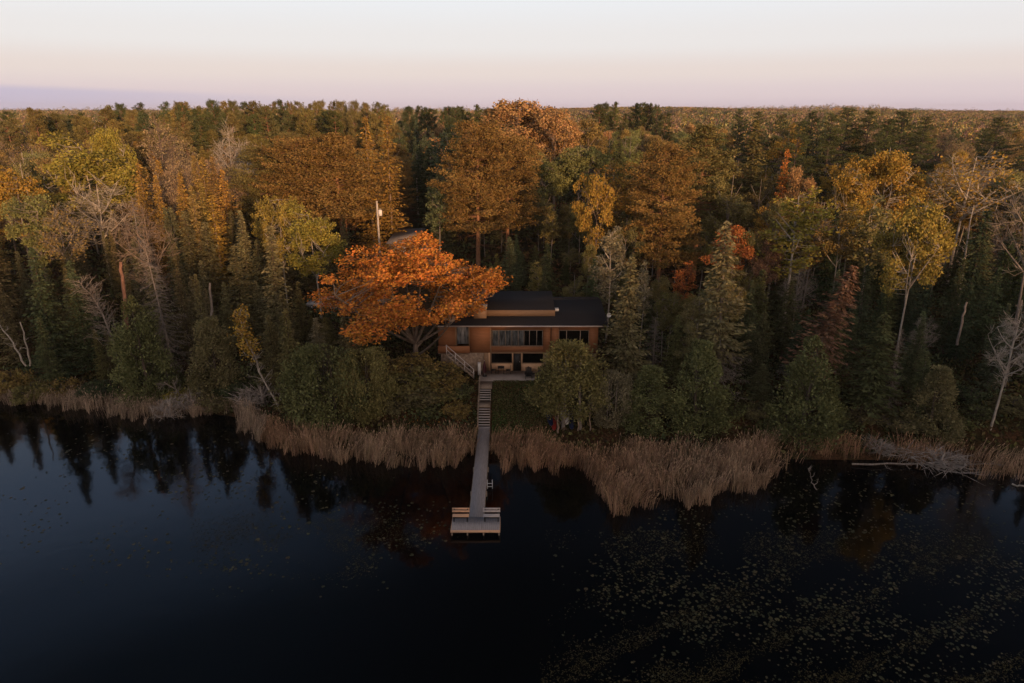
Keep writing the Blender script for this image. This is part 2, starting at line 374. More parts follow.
def pine(seed, H=23., R=4.2, start=.42, nb=120, flat=.5, card=.31, puffs=4, per=15, stubs=20, profile='oval'):
    rng = np.random.default_rng(seed); tr, li, cr = MB(), MB(), MB()
    q = trunk_path(H, rng, .005); tr.tube(q, np.linspace(H * .0115, .05, len(q)), 8)
    for k in range(stubs):
        z = H * rng.uniform(.15, start + .15); a = rng.uniform(0, 6.28); l = rng.uniform(.5, R * .8)
        s0 = at_path(q, np.array([z]))[0]; d = np.array([math.cos(a), math.sin(a), -.05])
        li.tube([s0, s0 + d * l * .5, s0 + d * l + [0, 0, -.1 * l]], [.04, .025, .01], 3)
        m = 5; ss = rng.random((m, 1)); u = unit(d + rng.normal(size=(m, 3)) * .6); li.cards(s0 + d * l * ss + u * .2, u, perp(u, rng), .5, .03)
    t = start + (1 - start) * ((np.arange(nb) + rng.random(nb)) / nb)
    wh = np.round(t * 26) / 26; t = np.clip(.55 * t + .45 * wh, 0, .985)
    az = rng.uniform(0, 2 * np.pi, nb); tt = (t - start) / (1 - start)
    if profile == 'oval': prof = np.sqrt(np.clip(1 - ((tt - .32) / .72) ** 2, .03, 1))
    elif profile == 'cone': prof = (1 - tt) ** .65 * np.clip(tt * 5 + .55, 0, 1)
    else: prof = np.clip((1 - tt) * 1.6, 0.12, 1) ** .7 * (.55 + .6 * rng.random(nb))
    L = R * prof * (.7 + .4 * rng.random(nb)) * (1 + .2 * np.sin(az * 2 + t * 14 + seed))
    for k in range(nb):
        s0 = at_path(q, np.array([t[k] * H]))[0]; d = np.array([math.cos(az[k]), math.sin(az[k]), 0]); l = max(.4, L[k])
        rise = (-.05 + .5 * tt[k]) * l
        ss = np.array([0, .3, .65, 1.]); pp = s0 + d * l * ss[:, None]; pp[:, 2] += rise * ss + .08 * l * ss ** 3
        li.tube(pp, [.07, .05, .03, .01], 3); br = rng.random()
        np_ = max(2, int(puffs * l / R * 1.6))
        side = np.array([-d[1], d[0], 0])
        for e in range(np_):
            s = .38 + .62 * (e + rng.random()) / np_
            c0 = s0 + d * l * s + side * rng.normal() * .22 * l * (1.1 - s * .3); c0[2] += rise * s + .08 * l * s ** 3 + .1
            v = unit(rng.normal(size=(per, 3))) * (rng.random((per, 1)) ** .4) * np.array([.62, .62, .62 * flat])
            c = c0 + v; u = unit(v + np.array([0, 0, .35]) + rng.normal(size=(per, 3)) * .35)
            cr.cards(c, u, perp(u, rng), card * rng.uniform(.7, 1.3, per), card * .36, np.clip(.5 * br + .5 * rng.random(per), 0, 1))
    return finish(tr, li, cr, H, 2 * R, 'needle')

def decid(seed, H=14., R=3.5, base=.35, nmain=7, nclump=95, leaves=30, leaf=.30, cr_r=.85, stems=1, gap=.0, twig=0, flat=.75, droop=0., shrink_low=0., fork=None, wob=.012, mainr=1., leafmat='leaf', minr=.35, lobes=0, lober=.26, bot=1.):
    rng = np.random.default_rng(seed); tr, li, cr = MB(), MB(), MB()
    z0 = H * (1 + base) / 2; rz = H * (1 - base) / 2
    topz = H * .9 if fork is None else fork * H
    qs = []
    for k in range(stems):
        q = trunk_path(topz, rng, wob)
        if stems > 1:
            a = k * 2.1 + rng.random(); f = np.linspace(.1, 1, len(q))[:, None]
            q = q + np.array([math.cos(a), math.sin(a), 0]) * R * .4 * f
        tr.tube(q, np.linspace(max(.06, H * .0125) * mainr / math.sqrt(stems), .03 if fork is None else H * .009 * mainr, len(q)), 7); qs.append(q)
    ph = rng.uniform(0, 6.28, 5)
    def env(u):
        a = np.arctan2(u[:, 1], u[:, 0]); e = 1 + .13 * np.sin(2 * a + ph[0]) + .12 * np.sin(3 * a + ph[1] + 3 * u[:, 2]) + .10 * np.sin(5 * a + ph[2] + 5 * u[:, 2])
        e *= np.where(u[:, 2] < 0, 1 - shrink_low * (-u[:, 2]), 1)
        return e / 1.18
    pts_all = []
    for k in range(nmain):
        a = 2 * np.pi * (k + rng.random() * .6) / nmain; el = rng.uniform(-.1, 1.1)
        u = np.array([[math.cos(a) * math.cos(el), math.sin(a) * math.cos(el), math.sin(el)]]); e = env(u)[0] * .82
        end = np.array([u[0, 0] * R * e, u[0, 1] * R * e, z0 + u[0, 2] * rz * e])
        q = qs[k % stems]; zs = min(topz * .98, max(base * H * .8, end[2] - np.hypot(end[0], end[1]) * 1.0 - .3 * rng.random() * H * .2))
        s0 = at_path(q, np.array([zs]))[0]; mid = (s0 + end) / 2 + np.array([0, 0, -.06 * H * (rng.random() - .2)]) + rng.normal(size=3) * .03 * R
        tt = np.linspace(0, 1, 7)[:, None]; P = (1 - tt) ** 2 * s0 + 2 * tt * (1 - tt) * mid + tt ** 2 * end
        li.tube(P, np.linspace(H * .006 * mainr + .02, .02, 7), 5)
        dd = np.linspace(0, 1, 22); pts_all.append(np.stack([np.interp(dd, np.linspace(0, 1, 7), P[:, c]) for c in range(3)], -1)[5:])
    for q in qs:
        zz = np.linspace(base * H, topz, 14); pts_all.append(at_path(q, zz))
    SK = np.concatenate(pts_all)
    u = unit(rng.normal(size=(nclump * 2, 3))); rr = minr + (1 - minr) * rng.random((len(u), 1)) ** .5
    C = u * rr * env(u)[:, None]
    C = C * np.array([R - cr_r * .5, R - cr_r * .5, rz - cr_r * .4]) + np.array([0, 0, z0])
    if lobes:
        lu = unit(rng.normal(size=(lobes, 3)) + [0, 0, .25]); lc = lu * env(lu)[:, None] * rng.uniform(.45, .86, (lobes, 1))
        lc = lc * np.array([R, R, rz]); kk_ = rng.integers(0, lobes, len(C)); v_ = unit(rng.normal(size=(len(C), 3))) * rng.random((len(C), 1)) ** .4
        C = lc[kk_] + v_ * R * lober * rng.uniform(.7, 1.2, (lobes,))[kk_][:, None] * np.array([1, 1, .72])
        C[:, 2] = np.where(C[:, 2] < 0, C[:, 2] * bot, C[:, 2]) + z0
    if gap and not lobes: # carve a few holes
        hc = unit(rng.normal(size=(7, 3))) * .75 * np.array([R, R, rz]) + np.array([0, 0, z0])
        dm = np.min(np.linalg.norm(C[:, None] - hc[None], axis=2), axis=1); C = C[dm > gap * R]
    C = C[:nclump]
    for c0 in C:
        k = np.argmin(np.linalg.norm(SK - c0, axis=1) + .6 * np.maximum(0, SK[:, 2] - c0[2])); s0 = SK[k]
        mid = (s0 + c0) / 2 + rng.normal(size=3) * .1 * np.linalg.norm(c0 - s0) + [0, 0, -.05 * np.linalg.norm(c0 - s0)]
        li.tube([s0, mid, c0], [.045 * mainr, .028 * mainr, .012], 3)
        if twig:
            m = twig; dirm = unit((c0 - s0)[None] + np.array([[0, 0, .3]]) * np.linalg.norm(c0 - s0))
            b = s0 + (c0 - s0) * rng.uniform(.3, 1.0, (m, 1)) + rng.normal(size=(m, 3)) * .05
            uu = unit(dirm + rng.normal(size=(m, 3)) * .55 + np.array([0, 0, .12 - droop])); ll = rng.uniform(.5, 1.5, m) * cr_r
            li.cards(b + uu * ll[:, None] / 2, uu, perp(uu, rng), ll, .032 * max(1, H / 14))
        if leaves:
            sz = rng.uniform(.65, 1.25); m = int(leaves * sz); v = unit(rng.normal(size=(m, 3))) * (rng.random((m, 1)) ** .5) * np.array([1, 1, flat]) * cr_r * sz
            c = c0 + v; uu = unit(rng.normal(size=(m, 3)) + np.array([0, 0, -.3 - droop])); n_ = unit(rng.normal(size=(m, 3)) * .8 + unit(v) * .5 + [0, 0, .5])
            w = unit(np.cross(uu, n_)); cr.cards(c, uu, w, leaf * rng.uniform(.7, 1.4, m), leaf * .75 * rng.uniform(.7, 1.3, m), np.clip(.5 * rng.random() + .5 * rng.random(m), 0, 1))
    return finish(tr, li, cr, H, 2 * R, leafmat)

PR = {}
for k in range(4): PR['spruce%d' % k] = spruce(10 + k, 18, 3.0, power=[.78, .85, .72, .8][k], gaps=.08, dens=19, bare_low=[0, .08, 0, .14][k])
for k in range(3): PR['spire%d' % k] = spruce(20 + k, 18, 1.75, power=[.6, .66, .55][k], droop=.5, gaps=.05, dens=24, card=.36, bare_low=[0, 0, .1][k])
for k in range(2): PR['oldspruce%d' % k] = spruce(30 + k, 18, 2.7, power=.62, droop=.5, gaps=.15, dens=17, bare_low=[.25, .4][k])
for k in range(3): PR['cedar%d' % k] = cedar(40 + k, 10, 2.7, power=[.72, .9, .62][k])
PR['bushcedar0'] = cedar(45, 7, 3.4, n=13000, lump=.2, stems=3, round_=True, base=.06)
PR['bushcedar1'] = cedar(46, 7, 3.2, n=13000, lump=.18, stems=3, round_=True, base=.09)
PR['stemcedar'] = cedar(48, 8.5, 3.2, n=15000, lump=.2, power=.45, stems=3, base=.27)
for k in range(3): PR['pine%d' % k] = pine(50 + k, 23, 4.2, start=[.3, .36, .33][k], profile='cone' if k == 1 else 'oval', flat=.8, per=32, nb=170, puffs=5)
for k in range(2): PR['tallpine%d' % k] = pine(55 + k, 25, 3.0, start=[.58, .64][k], nb=58, puffs=3, per=20, stubs=18, profile='oval', flat=.85, card=.5)
for k in range(2): PR['whitepine%d' % k] = pine(58 + k, 22, 5.0, start=.2, nb=110, flat=.45, puffs=7, per=20, stubs=6, profile='plate')
for k in range(4): PR['leafy%d' % k] = decid(60 + k, 15, 3.7, base=[.3, .38, .33, .25][k], nclump=150, leaves=56, leaf=.215, cr_r=.72, twig=2, mainr=.6, lobes=[13, 16, 12, 15][k], lober=.32)
for k in range(3): PR['low%d' % k] = decid(110 + k, 15, 3.7, base=[.14, .1, .18][k], nclump=170, leaves=56, leaf=.205, cr_r=.68, twig=2, mainr=.6, lobes=16, lober=.3)
for k in range(3): PR['round%d' % k] = decid(120 + k, 14, 4.1, base=[.22, .3, .26][k], nclump=240, leaves=54, leaf=.205, cr_r=.66, twig=1, mainr=.6, lobes=24, lober=.27)
for k in range(2): PR['slim%d' % k] = decid(65 + k, 15, 2.2, base=.3, nclump=80, leaves=34, leaf=.25, cr_r=.62, gap=.2, twig=3, mainr=.6)
for k in range(2): PR['sparse%d' % k] = decid(70 + k, 15, 3.6, base=.35, nclump=110, leaves=16, leaf=.22, twig=12, gap=.15, mainr=.7)
for k in range(3): PR['bare%d' % k] = decid(75 + k, 14, 3.4, base=.3, nclump=90, leaves=0, twig=13, nmain=8, cr_r=1.0, minr=.25, mainr=.75)
for k in range(2): PR['larch%d' % k] = spruce(80 + k, 17, 2.6, power=.6, droop=.1, card=.36, dens=17, gaps=.2)
for k in range(2): PR['dead%d' % k] = spruce(85 + k, 15, 2.6, power=.6, droop=.5, dens=9, dead=True)
PR['maple'] = decid(93, 13, 7.6, base=.18, nmain=11, nclump=580, leaves=64, leaf=.172, cr_r=.60, twig=2, fork=.24, mainr=1.15, flat=.7, lobes=84, lober=.155, bot=.8)
for k in range(3): PR['shrub%d' % k] = decid(92 + k, 2.4, 1.7, base=.02, nmain=6, nclump=42, leaves=26, leaf=.2, cr_r=.5, twig=4, wob=.01)
PR['brush'] = decid(97, 2.2, 1.6, base=.02, nmain=12, nclump=42, leaves=0, twig=9, cr_r=.8, wob=.03, mainr=1.6)
PR['shrub3'] = decid(99, 2.4, 1.7, base=.02, nmain=6, nclump=90, leaves=46, leaf=.17, cr_r=.42, twig=4, wob=.01)

BK = dict(spruce=(.09, .07, .055), pine=(.22, .115, .065), birch=(.36, .32, .27), grey=(.22, .19, .165), dark=(.06, .048, .04), tan=(.20, .15, .115), maple=(.16, .125, .10))
TREES = []    # (obj, kindname, px, pytop, hero?)
def plant(proto, name, label, cat, x, Y, ztop, wm_, col, bark, rng, lean=(0, 0), group=None, sink=.15, zb=None, limbcol=None):
    p = PR[proto]; zb = float(ground(x, Y)) if zb is None else zb
    h = max(.8, ztop - zb); o = thing(name, label, cat, (x, Y, zb - sink), rng.uniform(0, 6.283), group)
    L = Matrix.Rotation(lean[0], 4, 'Y') @ Matrix.Rotation(lean[1], 4, 'X') @ Matrix.Rotation(o.rotation_euler.z, 4, 'Z')
    o.rotation_euler = L.to_euler()
    o.scale = (wm_ / p.W, wm_ / p.W, (h + sink) / p.H)
    for nm, me in (('trunk', p.trunk), ('limbs', p.limbs), ('crown', p.crown)):
        if me is None: continue
        c = bpy.data.objects.new(nm, me); link(c, o)
        cc = col if nm == 'crown' else (limbcol or bark if nm == 'limbs' else bark)
        c.color = (*cc, 1)
    TREES.append(o)
    return o

# palette (base colours)
C = dict(lspruce=(.135, .120, .062), spruce=(.070, .080, .038), spruce_b=(.102, .092, .046), deep=(.052, .068, .036), cool=(.060, .078, .045), cedar=(.098, .106, .046), cedar_b=(.120, .108, .055),
         pine=(.105, .092, .036), pine_o=(.145, .094, .034), pine_d=(.05, .06, .025), olive=(.135, .122, .05), yell=(.185, .145, .038), gold=(.235, .155, .036), ygreen=(.19, .165, .038),  # orange pine variant has sunlight put into its crown colour
         larch=(.20, .125, .034), peach=(.27, .165, .075), bronze=(.175, .130, .048), orange=(.34, .13, .035), red=(.26, .095, .035), aspen=(.14, .145, .055), tan=(.20, .155, .085), rust=(.15, .09, .06), lichen=(.15, .135, .085))
#  proto, name, category, px, pytop, Y, width_px, crown, bark, lean(deg: + to the right), label
H_ = [
 ('spruce1','spruce_tree','spruce',32,250,73,44,'deep','spruce',0,'tall deep green spruce with tiered boughs near the left edge behind the shore reeds'),
 ('spruce2','spruce_tree','spruce',68,262,75,36,'deep','spruce',0,'dark narrow spruce between the tiered left spruce and the leaning bare tree'),
 ('spruce0','spruce_tree','spruce',39,318,70,28,'spruce','spruce',0,'small spruce at the reeds in front of the tall tiered spruce on the left'),
 ('cedar0','cedar_tree','cedar',131,298,69,62,'cedar','spruce',0,'broad olive green cedar on the left shore with a broken snag above its top'),
 ('bare1','bare_tree','bare tree',137,198,80,50,'tan','tan',0,'bare many stemmed tree rising above the broad shore cedar on the left'),
 ('dead0','dead_spruce_tree','dead tree',176,240,72,46,'tan','grey',-4,'dead grey spruce with drooping bare twigs right of the broad shore cedar'),
 ('cedar2','cedar_tree','cedar',207,318,68,56,'cedar_b','spruce',0,'brownish rounded cedar at the water between the fallen tree and the leaning birch'),
 ('spire0','spruce_tree','spruce',196,275,71,18,'spruce_b','spruce',0,'thin little spruce just left of the pale broken snag'),
 ('spruce3','spruce_tree','spruce',232,247,80,38,'spruce_b','spruce',0,'brown green spruce standing left of the tall narrow spire'),
 ('spire1','spruce_tree','spruce',268,227,74,34,'lspruce','spruce',0,'very tall narrow spire shaped spruce left of the parked car'),
 ('spruce0','spruce_tree','spruce',206,223,88,40,'spruce_b','spruce',0,'brown green spruce behind the pale broken snag on the left'),
 ('bushcedar0','cedar_tree','cedar',320,347,62,84,'cedar','spruce',0,'big rounded green cedar bush on the shore below the parked car'),
 ('bushcedar1','cedar_tree','cedar',362,350,62.6,60,'olive','spruce',0,'yellow green rounded bush on the shore under the orange tree'),
 ('oldspruce0','spruce_tree','spruce',317,318,68,26,'lichen','grey',0,'small greyish half dead spruce above the rounded cedar bush'),
 ('stemcedar','cedar_tree','cedar',570,344,61,76,'olive','grey',0,'rounded olive tree on pale stems in front of the right half of the house'),
 ('bushcedar0','cedar_tree','cedar',613,374,60.8,46,'lichen','grey',0,'grey green lichen covered bush right of the rounded tree by the house'),
 ('spruce0','spruce_tree','spruce',632,258,67,52,'lspruce','spruce',0,'pointed spruce standing just right of the house'),
 ('dead1','dead_spruce_tree','dead tree',656,318,70,30,'lichen','grey',0,'small grey dead spruce right of the pointed spruce by the house'),
 ('cedar1','cedar_tree','cedar',652,367,60.2,58,'cedar','spruce',0,'green shore cedar below the pointed spruce right of the house'),
 ('oldspruce0','spruce_tree','spruce',716,222,66,54,'lspruce','grey',-2,'very tall lichen hung spruce towering over the shore cedars'),
 ('cedar2','cedar_tree','cedar',702,342,60,66,'cedar','spruce',0,'wide green cedar on the shore below the tall lichen hung spruce'),
 ('oldspruce0','spruce_tree','spruce',800,262,65,54,'rust','grey',14,'leaning spruce with a reddish dying tip over a grey twiggy base'),
 ('cedar0','cedar_tree','cedar',816,338,58.9,74,'cedar','spruce',0,'broad dark green cedar at the water in front of the leaning red tipped spruce'),
 ('spruce3','spruce_tree','spruce',886,314,61.5,54,'spruce','spruce',0,'dense dark spruce on the right shore left of the thin dead stems'),
 ('dead0','dead_spruce_tree','dead tree',903,330,61.5,22,'lichen','grey',0,'thin dead grey stem in front of the dense dark spruce on the right shore'),
 ('spire2','spruce_tree','spruce',929,352,60,22,'spruce','grey',0,'thin sparse young spruce between the dead stem and the leaning cedar on the right'),
 ('cedar1','cedar_tree','cedar',943,368,58.6,54,'cedar_b','spruce',0,'lumpy brown green cedar over the fallen logs on the right shore'),
 ('bare0','bare_tree','bare tree',990,308,58.5,52,'tan','birch',3,'white bare dead tree standing at the right shore'),
 ('round1','birch_tree','birch',926,202,71,72,'yell','birch',0,'golden yellow birch with a pale trunk above the right shore'),
 ('spruce0','spruce_tree','spruce',986,212,80,46,'deep','spruce',0,'dark spruce right of the golden yellow birch'),
 ('sparse0','birch_tree','birch',975,152,104,84,'gold','birch',0,'bronze gold thin leaved birch with white forked limbs at the right'),
 ('bare2','bare_tree','bare tree',1012,180,78,60,'tan','grey',-6,'large grey bare tree spreading at the right edge'),
 ('round0','birch_tree','birch',893,152,108,66,'gold','birch',0,'bright yellow birch in the row behind the golden shore birch'),
 ('round2','birch_tree','birch',862,160,106,44,'gold','birch',0,'orange yellow birch left of the bright yellow birch on the right'),
 ('larch1','larch_tree','larch',787,150,112,24,'orange','tan',0,'bright orange narrow tree right of the tall brown spruce'),
 ('leafy3','maple_tree','maple',802,168,110,34,'peach','tan',0,'peach orange small maple beside the bright orange narrow tree'),
 ('slim0','birch_tree','birch',802,188,86,58,'ygreen','birch',0,'pale yellow green birch left of centre right above the leaning red tipped spruce'),
 ('slim1','birch_tree','birch',880,196,86,42,'olive','birch',0,'slim pale olive birch with a long bare trunk right of the red tipped spruce'),
 ('leafy1','birch_tree','birch',846,212,90,50,'bronze','birch',0,'bronze birch between the two pale birches on the right'),
 ('leafy2','maple_tree','maple',738,226,88,46,'red','dark',0,'orange red maple just right of the tall lichen hung spruce'),
 ('leafy0','maple_tree','maple',766,238,87,34,'rust','dark',0,'dull red maple right of the orange red maple'),
 ('slim1','maple_tree','maple',686,262,84,24,'red','dark',0,'small red maple behind the left side of the tall lichen hung spruce'),
 ('pine0','red_pine_tree','pine',668,145,96,80,'pine_o','pine',0,'large red pine with a long bare pinkish trunk right of the house'),
 ('pine1','red_pine_tree','pine',706,126,112,92,'pine','pine',0,'broad tall red pine behind the pine with the bare pinkish trunk'),
 ('spruce1','spruce_tree','spruce',758,122,122,46,'pine','spruce',0,'tall brownish pointed spruce right of the broad red pines'),
 ('low1','birch_tree','birch',732,178,102,56,'olive','grey',0,'olive green rounded tree beneath the tall brownish spruce'),
 ('leafy3','larch_tree','larch',598,174,98,40,'gold','tan',0,'golden larch behind the right end of the house'),
 ('slim1','larch_tree','larch',617,166,103,42,'larch','tan',0,'orange gold larch touching the golden larch behind the house'),
 ('slim0','birch_tree','birch',611,228,80,36,'lichen','birch',0,'pale grey green birch with a white stem behind the pointed spruce by the house'),
 ('slim1','birch_tree','birch',645,262,76,18,'lichen','birch',0,'thin white stemmed sapling between the pointed spruce and the pinkish pine trunk'),
 ('pine0','red_pine_tree','pine',476,122,117,84,'pine_o','pine',0,'huge rounded red pine with a glowing trunk behind the orange tree'),
 ('pine2','red_pine_tree','pine',508,136,120,74,'pine_o','pine',0,'right hand half hidden red pine of the huge pair behind the orange tree'),
 ('round0','maple_tree','maple',522,101,168,84,'peach','tan',0,'glowing peach orange maple on the skyline above the huge red pines'),
 ('round1','maple_tree','maple',556,110,165,60,'peach','tan',0,'smaller peach maple right of the glowing skyline maple'),
 ('leafy2','maple_tree','maple',590,120,170,46,'bronze','tan',0,'bronze tree on the slope right of the peach skyline maples'),
 ('round0','aspen_tree','aspen',578,148,140,60,'aspen','grey',0,'soft grey green aspen below the peach skyline maples'),
 ('round2','aspen_tree','aspen',545,152,138,50,'aspen','grey',0,'grey green aspen right of the huge red pine pair'),
 ('slim0','aspen_tree','aspen',446,134,142,42,'cool','grey',0,'cool green aspen on the right side of the driveway gap'),
 ('pine1','red_pine_tree','pine',336,134,124,92,'pine_o','pine',0,'broad orange lit red pine left of the utility pole'),
 ('pine2','red_pine_tree','pine',296,138,126,84,'pine_o','pine',0,'broad orange lit red pine second to the left of the utility pole'),
 ('pine0','red_pine_tree','pine',262,146,130,70,'pine','pine',0,'dull red pine left of the two broad orange lit pines'),
 ('larch0','larch_tree','larch',366,118,128,38,'larch','tan',0,'tall orange larch left of the driveway gap'),
 ('larch1','larch_tree','larch',386,117,130,34,'larch','tan',0,'tall reddish orange larch at the edge of the driveway gap'),
 ('round2','birch_tree','birch',311,205,90,60,'ygreen','birch',0,'round yellow green birch above the parked car'),
 ('round1','birch_tree','birch',276,197,93,46,'yell','birch',0,'yellow birch left of the round yellow green birch'),
 ('round2','poplar_tree','poplar',84,135,116,86,'ygreen','birch',0,'big yellow green poplar on a white trunk at the left'),
 ('round0','poplar_tree','poplar',108,129,122,38,'ygreen','birch',0,'smaller yellow green poplar behind the big one at the left'),
 ('bare0','bare_tree','bare tree',92,178,106,56,'tan','birch',0,'bare branched tree with white stem beneath the big yellow green poplar'),
 ('sparse1','bare_tree','bare tree',157,117,152,46,'tan','tan',0,'tan thin leaved tree standing against the left pine wall'),
 ('bare1','bare_tree','bare tree',226,121,150,38,'tan','birch',0,'pale bare tree standing against the pines right of the tan thin leaved one'),
 ('bare2','bare_tree','bare tree',245,142,140,30,'tan','birch',0,'small pale bare tree below the skyline pines right of the taller pale one'),
 ('larch0','larch_tree','larch',138,164,106,36,'larch','tan',0,'rusty orange larch right of the big yellow green poplar'),
 ('dead1','dead_spruce_tree','dead tree',131,198,88,44,'tan','grey',0,'grey bare spruce in front of the rusty orange larch'),
 ('spire0','larch_tree','larch',155,176,104,18,'larch','tan',0,'thin orange spire right of the rusty orange larch'),
 ('spire1','larch_tree','larch',181,176,104,22,'larch','tan',0,'orange spire second to the right of the rusty orange larch'),
 ('spire2','larch_tree','larch',192,186,99,20,'bronze','tan',0,'bronze spire right of the two orange spires'),
 ('larch1','larch_tree','larch',212,196,98,34,'gold','tan',0,'golden larch above the brown green spruces on the left'),
 ('low2','birch_tree','birch',8,168,104,56,'gold','grey',0,'golden birch cut by the left edge of the view'),
 ('leafy3','birch_tree','birch',26,194,94,60,'aspen','grey',0,'rounded green birch below the golden one at the left edge'),
 ('sparse0','bare_tree','bare tree',58,205,92,50,'bronze','grey',0,'brown thin leaved tree left of the white stemmed bare tree'),
 ('spire2','spruce_tree','spruce',184,212,90,26,'spruce_b','spruce',0,'slim spruce beside the dead grey spruce on the left'),
 ('whitepine0','white_pine_tree','pine',850,108,178,60,'pine_d','dark',0,'dark layered white pine on the right skyline'),
 ('whitepine1','white_pine_tree','pine',905,112,182,66,'pine_d','dark',0,'broadest dark white pine on the right skyline'),
 ('whitepine0','white_pine_tree','pine',812,112,190,46,'pine_d','dark',0,'dark white pine at the left of the right skyline group'),
 ('whitepine1','white_pine_tree','pine',1000,118,190,56,'pine_d','dark',0,'dark white pine at the right end of the skyline'),
 ('whitepine0','white_pine_tree','pine',834,114,172,46,'pine_d','dark',0,'dark white pine immediately left of the layered skyline white pine'),
 ('whitepine1','white_pine_tree','pine',872,111,176,54,'pine_d','dark',0,'dense dark white pine between the layered and the broadest skyline pines'),
 ('whitepine0','white_pine_tree','pine',926,117,174,50,'pine_d','dark',0,'dark white pine hugging the right flank of the broadest skyline pine'),
 ('whitepine1','white_pine_tree','pine',782,115,184,42,'pine_d','dark',0,'dark white pine at the left start of the right skyline row'),
 ('whitepine0','white_pine_tree','pine',758,112,196,36,'pine_d','dark',0,'small round topped pine on the skyline above the tall brownish spruce'),
 ('whitepine1','white_pine_tree','pine',888,120,168,56,'pine_d','dark',0,'low dark pine in front of the broadest skyline pine'),
 ('whitepine0','white_pine_tree','pine',741,109,215,28,'pine_d','dark',0,'tiny dark pine top on the skyline right of the broad red pines'),
 ('whitepine1','white_pine_tree','pine',800,122,170,40,'pine_d','dark',0,'dark low pine above the small yellow tree on the right'),
 ('leafy1','birch_tree','birch',790,124,175,36,'gold','grey',0,'small yellow tree below the right skyline pines'),
]
hero_info = []
rngH = np.random.default_rng(5)
for row in H_:
    pr, nm, cat, px, pt, Y, wpx, col, bk, lean, lab = row
    zt = py2z(pt, Y); zb = float(ground(px2x(px, Y, 3), Y)); dm = depth(Y, (zt + zb) / 2)
    ln = math.radians(lean)
    x = px2x(px, Y, zt)
    if lean: x = x  # base x; the lean carries the top
    wm_ = wpx / FPX * dm * 1.04
    xb = px2x(px, Y, (zt + zb) / 2)
    xx = x if abs(lean) < 1 else px2x(px, Y, zb)
    plant(pr, nm, lab, cat, xx, Y, zt, wm_, C[col], BK[bk], rngH, (ln, 0), group=None, limbcol=BK['dark'] if cat in ('spruce', 'cedar') and bk == 'spruce' else None)
    hero_info.append((px, pt, Y, wpx, lab, xx))
HX = np.array([h[5] for h in hero_info]); HY = np.array([h[2] for h in hero_info])
# ------------------------------------------------------------------ skyline pine wall and the rest of the forest
HIDDEN = set([0, 1, 2, 3, 4, 5, 6, 7, 11, 18, 19, 20, 73, 75, 76, 77, 78, 79, 80, 81, 118, 132, 133, 143, 144, 159, 182, 183, 184, 199, 200, 209, 216, 223, 224, 225, 234, 244, 245, 251, 252, 253, 257, 269, 270, 277, 292, 293, 300, 301, 310, 311, 313, 314, 315, 316, 326, 338, 339, 340, 365, 366, 367, 368, 378, 385, 393, 397, 398, 399, 400, 422, 427, 428, 429, 430, 441, 442, 447, 454, 459, 460, 461, 462, 463, 465, 484, 489, 490, 494, 495, 496, 497, 498, 503, 507, 508, 515, 516, 518, 519, 521, 522, 523, 525, 526, 527, 528, 529, 530, 532, 535, 539, 541, 542, 549, 551, 552, 557, 558, 560, 561, 563, 564, 565, 566, 567, 571, 574, 575, 576, 580, 585, 586, 587, 592, 593, 594, 596, 597, 598, 599, 600, 601, 602, 605, 606, 612, 613, 614, 618, 619, 623, 625, 629, 631, 632, 633, 634, 636, 637, 638, 639, 640, 641, 642, 646, 653, 658, 659, 662, 665, 669, 670, 671, 672, 673, 674, 675, 676, 677, 678, 679, 680, 681, 686, 693, 699, 700, 705, 708, 709, 710, 711, 713, 714, 715, 716, 717, 718, 723, 724, 730, 731, 736, 737, 743, 744, 746, 747, 748, 749, 750, 752, 753, 754, 755, 756, 757, 759, 769, 770, 771, 776, 777, 778, 780, 786, 787, 790, 792, 793, 794, 795, 796, 797, 798, 799, 802, 803, 804, 810, 811, 816, 817, 818, 819, 824, 827, 833, 834, 836, 837, 838, 839, 840, 842, 843, 844, 845, 852, 853, 854, 857, 858, 859, 860, 861, 869, 872, 878, 879, 880, 881, 882, 883, 885, 886, 888, 892, 893, 894, 899, 901, 902, 903, 906, 908, 909, 910, 911, 921, 922, 923, 924, 926, 927, 928, 929, 930, 931, 933, 934, 935, 936, 939, 943, 944, 945, 946, 947, 948, 952, 953, 954, 955, 961, 963, 964, 965, 966, 967, 968, 969, 971, 972, 973, 974, 976, 978, 979, 980, 981, 982, 983, 985, 986, 987, 988, 989, 990, 991, 993, 995, 998, 1000, 1001, 1002, 1004, 1007, 1008, 1009, 1010, 1011, 1013, 1014, 1015, 1016, 1019, 1020, 1022, 1023, 1025, 1026, 1029, 1030, 1031, 1032, 1033, 1034, 1041, 1042, 1043, 1044, 1045, 1046, 1049, 1050, 1051, 1052, 1053, 1054, 1055, 1056, 1057, 1058, 1059, 1060, 1061, 1062, 1063, 1064, 1065, 1066, 1067, 1068, 1069, 1070, 1072, 1073, 1075, 1076, 1077, 1078, 1079, 1080, 1081, 1082, 1083, 1087, 1088, 1089, 1091, 1092, 1095, 1096, 1097, 1098, 1099, 1100, 1101, 1103, 1104, 1105, 1106, 1107, 1108, 1109, 1110, 1111, 1112, 1113, 1114, 1115, 1116, 1120, 1121, 1122, 1123, 1124, 1126, 1129, 1130, 1131, 1132, 1133, 1134, 1135, 1136, 1137, 1140, 1141, 1142, 1143])
def law(Y): return np.interp(Y, [58, 70, 80, 100, 130, 180, 235, 320], [325, 274, 234, 196, 163, 139, 124, 120])
rf = np.random.default_rng(77)
FILL = []    # (proto, name, cat, x, Y, ztop, width, colour key, bark key)
